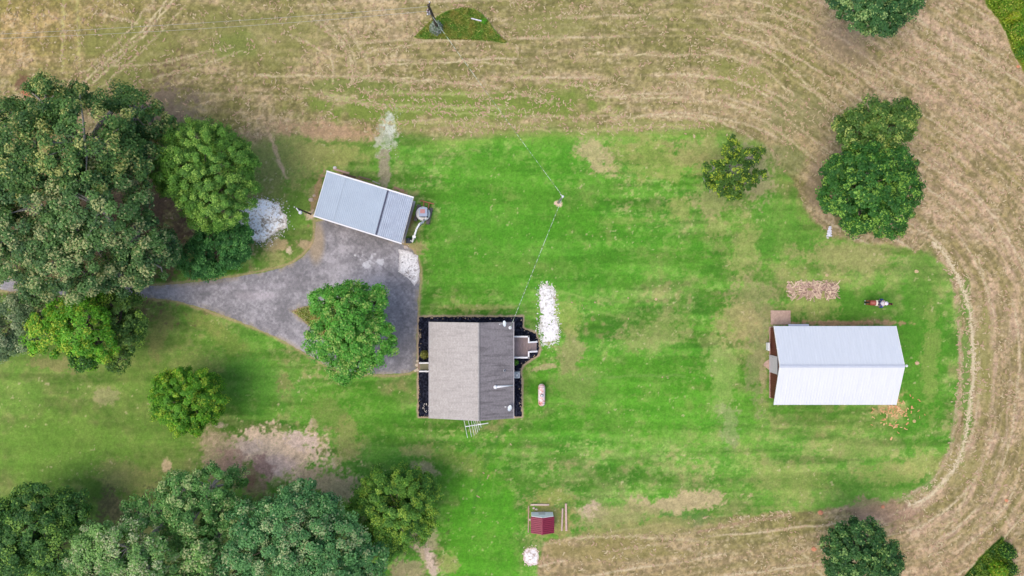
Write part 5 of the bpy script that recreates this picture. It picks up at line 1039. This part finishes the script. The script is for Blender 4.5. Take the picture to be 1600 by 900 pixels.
plank((884, 786.5), (884.8, 829), .2, 'rightmost upright pink timber beside the maroon shed', (226, 192, 176), GT, .14, 'landscape_timber', 'timber')
plank((879, 794), (877.6, 829), .16, 'inner right timber nearest the maroon shed wall', (220, 190, 176), GT, .14, 'landscape_timber', 'timber')
plank((826, 790), (825.5, 832), .12, 'faint timber along the left of the maroon shed', (196, 166, 140), GT, .08, 'landscape_timber', 'timber')
for i, (sx_, sy_, lb) in enumerate(((834, 794, 'white stone left above the pale end wall of the maroon shed'), (838, 796, 'small stone beside the white one above the maroon shed'), (827.5, 812, 'pink stone left of the maroon roof'))): rock(sx_, sy_, (.28, .22), lb, (226, 204, 196), seed=60 + i)

# ------------------------------------------------------------------ loose things
o = plank((736.5, 31), (752.5, 35), .11, 'straight white pipe lying on the uncut mound right of the pole', (246, 244, 244), None, .1, 'white_pipe', 'pipe'); o.location.z = .38
vs, fs = [], []; k = random.Random(3); nx_, ny_ = 9, 16
for j in range(ny_):
    for i in range(nx_):
        wv = .28 * (1 - .55 * (j / (ny_ - 1))) * (1 + .25 * math.sin(j * 1.7)); vs.append(((i / (nx_ - 1) - .5) * 2 * wv + k.uniform(-.03, .03) + .12 * (j / ny_), -.55 + j * 1.1 / (ny_ - 1), .04 + .12 * k.random() * (1 - abs(i / 4 - 1) * .7)))
for j in range(ny_ - 1):
    for i in range(nx_ - 1): a_ = j * nx_ + i; fs.append((a_, a_ + 1, a_ + nx_ + 1, a_ + nx_))
m = MB(); m.add(vs, fs); o = m.build('plastic_sheet', mat('white_plastic', (236, 234, 238), .4, var=.05), None); o.location = G(1295, 361.5); tag(o, 'crumpled white sheet on the ground below the rounded right tree', 'sheet')
md = o.modifiers.new('thickness', 'SOLIDIFY'); md.thickness = .01
rock(1293.5, 371.5, (.28, .22), 'white stone at the foot of the crumpled sheet', (240, 232, 214), seed=77)

# ------------------------------------------------------------------ horse and rider
def skin(name, verts, edges, radii, m_, parent=None, sub=2):
    me = bpy.data.meshes.new(name); me.from_pydata([tuple(v_) for v_ in verts], edges, []); ob = bpy.data.objects.new(name, me); col.objects.link(ob)
    md = ob.modifiers.new('skin', 'SKIN'); sv = me.skin_vertices[0].data
    for i, r_ in enumerate(radii): sv[i].radius = (r_, r_) if not isinstance(r_, tuple) else r_
    sv[0].use_root = True; md.use_smooth_shade = True
    s2 = ob.modifiers.new('sub', 'SUBSURF'); s2.levels = sub; s2.render_levels = sub
    dg = bpy.context.evaluated_depsgraph_get(); me2 = bpy.data.meshes.new_from_object(ob.evaluated_get(dg)); me2.name = name
    ob.modifiers.clear(); ob.data = me2; me2.materials.clear(); me2.materials.append(m_)
    if parent: ob.parent = parent
    return ob
hp = G(1362, 473.2); ho = empty('horse', hp, R(-4)); tag(ho, 'bay horse with black tail and mane carrying a rider above the barn', 'horse')
M_bay = mat('bay_coat', (168, 84, 70), .5, var=.3, scale=5); M_dark = mat('black_hair', (34, 24, 24), .7, var=.3, scale=10)
V_h = [(0, 0, 1.18), (-.55, 0, 1.25), (-.78, 0, 1.15), (.45, 0, 1.22), (.62, 0, 1.28), (.9, 0, 1.55), (1.12, 0, 1.68), (1.32, 0, 1.5), (1.5, 0, 1.3)]
E_h = [(0, 1), (1, 2), (0, 3), (3, 4), (4, 5), (5, 6), (6, 7), (7, 8)]; R_h = [.29, .3, .2, .27, .22, .15, .12, .1, .07]
def leg(at, pts):
    i = at
    for p_, r_ in pts: V_h.append(p_); R_h.append(r_); E_h.append((i, len(V_h) - 1)); i = len(V_h) - 1
for s_ in (-1, 1):
    leg(1, [((-.62, s_ * .16, 1.0), .16), ((-.55, s_ * .17, .8), .12), ((-.78, s_ * .17, .5), .065), ((-.74, s_ * .17, .14), .045), ((-.68, s_ * .17, .03), .06)])
    leg(3, [((.5, s_ * .15, .95), .13), ((.52, s_ * .15, .52), .065), ((.5 + .06 * s_, s_ * .15, .14), .045), ((.56 + .06 * s_, s_ * .15, .03), .06)])
skin('body', V_h, E_h, R_h, M_bay, ho)
skin('tail', [(-.88, 0, 1.25), (-1.05, 0, 1.15), (-1.12, .0, .8), (-1.1, 0, .5)], [(0, 1), (1, 2), (2, 3)], [.06, .09, .09, .03], M_dark, ho)
skin('mane', [(.55, 0, 1.5), (.75, 0, 1.62), (.95, 0, 1.74), (1.12, 0, 1.82), (1.24, 0, 1.72)], [(0, 1), (1, 2), (2, 3), (3, 4)], [.05, .08, .08, .06, .03], M_dark, ho)
m = MB()
for s_ in (-1, 1): m.lathe((1.1, s_ * .07, 1.78), [(.035, 0), (.03, .06), (.005, .14)], 8)
m.build('ears', M_dark, ho)
for s_ in (-1, 1): m = MB(); m.lathe((-.74, s_ * .17, .05), [(.07, 0), (.055, .12), (.05, .22)], 10); m.build('sock', M_white, ho)
def drape(x0_, x1_, rad, zc, hw, name, mm, th=.0):
    vs, fs = [], []; nn = 13
    for i in range(2):
        for j in range(nn): a_ = math.pi * (j / (nn - 1)) * hw + math.pi * (1 - hw) / 2; vs.append(((x0_, x1_)[i], math.cos(a_) * rad, zc + math.sin(a_) * rad * 1.02))
    for j in range(nn - 1): fs.append((j, j + 1, nn + j + 1, nn + j))
    m = MB(); m.add(vs, fs); oo = m.build(name, mm, ho, smooth=True); md_ = oo.modifiers.new('t', 'SOLIDIFY'); md_.thickness = .02; return oo
drape(-.3, .38, .33, 1.2, .8, 'saddle_blanket', mat('cream_blanket', (238, 226, 204), .9, var=.08)); drape(-.14, .3, .37, 1.2, .5, 'saddle', mat('dark_saddle', (60, 50, 66), .5))
ri = empty('person', hp + Vector((.1, 0, 0)), R(-4)); tag(ri, 'person in white shirt and blue jeans riding the bay horse', 'person', None)
M_shirt = mat('white_shirt', (244, 236, 244), .8, var=.08); M_jean = mat('blue_jeans', (60, 80, 160), .85, var=.2, scale=8); M_skin = mat('skin', (214, 160, 130), .6, var=.05)
Vp = [(0, 0, 1.62), (.02, 0, 1.85), (.06, 0, 2.08), (.08, 0, 2.2), (.1, 0, 2.28), (.12, 0, 2.38), (.11, 0, 2.46)]; Ep = [(0, 1), (1, 2), (2, 3), (3, 4), (4, 5), (5, 6)]; Rp = [(.16, .13), (.15, .11), (.18, .12), (.1, .09), (.055, .055), (.085, .095), (.07, .08)]
def pl(at, pts):
    i = at
    for p_, r_ in pts: Vp.append(p_); Rp.append((r_, r_)); Ep.append((i, len(Vp) - 1)); i = len(Vp) - 1
for s_ in (-1, 1):
    pl(2, [((.06, s_ * .19, 2.1), .07), ((.04, s_ * .27, 1.85), .05), ((.26, s_ * .2, 1.72), .04), ((.38, s_ * .1, 1.72), .035), ((.43, s_ * .08, 1.7), .025)])
    pl(0, [((.12, s_ * .2, 1.58), .1), ((.3, s_ * .38, 1.38), .085), ((.2, s_ * .4, 1.0), .06), ((.2, s_ * .4, .88), .045), ((.36, s_ * .42, .86), .04)])
bd = skin('body', Vp, Ep, Rp, M_skin, ri)
skin('shirt', [(0, 0, 1.68), (.02, 0, 1.86), (.06, 0, 2.08), (.08, 0, 2.19)] + [(.06, -.19, 2.1), (.04, -.27, 1.86), (.2, -.22, 1.76), (.06, .19, 2.1), (.04, .27, 1.86), (.2, .22, 1.76)], [(0, 1), (1, 2), (2, 3), (2, 4), (4, 5), (5, 6), (2, 7), (7, 8), (8, 9)], [(.18, .16), (.18, .15), (.21, .16), (.11, .1), .09, .075, .06, .09, .075, .06], M_shirt, ri)
skin('jeans', [(0, 0, 1.62)] + [(.12, -.2, 1.58), (.3, -.38, 1.38), (.2, -.4, 1.0), (.12, .2, 1.58), (.3, .38, 1.38), (.2, .4, 1.0)], [(0, 1), (1, 2), (2, 3), (0, 4), (4, 5), (5, 6)], [(.19, .16), .13, .11, .08, .13, .11, .08], M_jean, ri)
m = MB(); m.lathe((.11, 0, 2.48), [(.2, 0), (.2, .02), (.11, .03), (.1, .12), (.05, .14)], 18); m.build('hat', M_shirt, ri, smooth=True)
for s_ in (-1, 1):
    m = MB(); m.box((.3, s_ * .42, .85), (.26, .1, .1), bev=.03); m.build('boot', M_dark, ri)
    hx = Vector((.43, s_ * .08, 1.7))
m = MB()
for s_ in (-1, 1): m.tube([(.42, s_ * .07, 1.7), (.8, s_ * .12, 1.6), (1.3, s_ * .1, 1.42)], .012, 5)
oo = m.build('reins', M_dark, ho); oo.location = (.1, 0, 0)
print('objects', len(scene.objects))
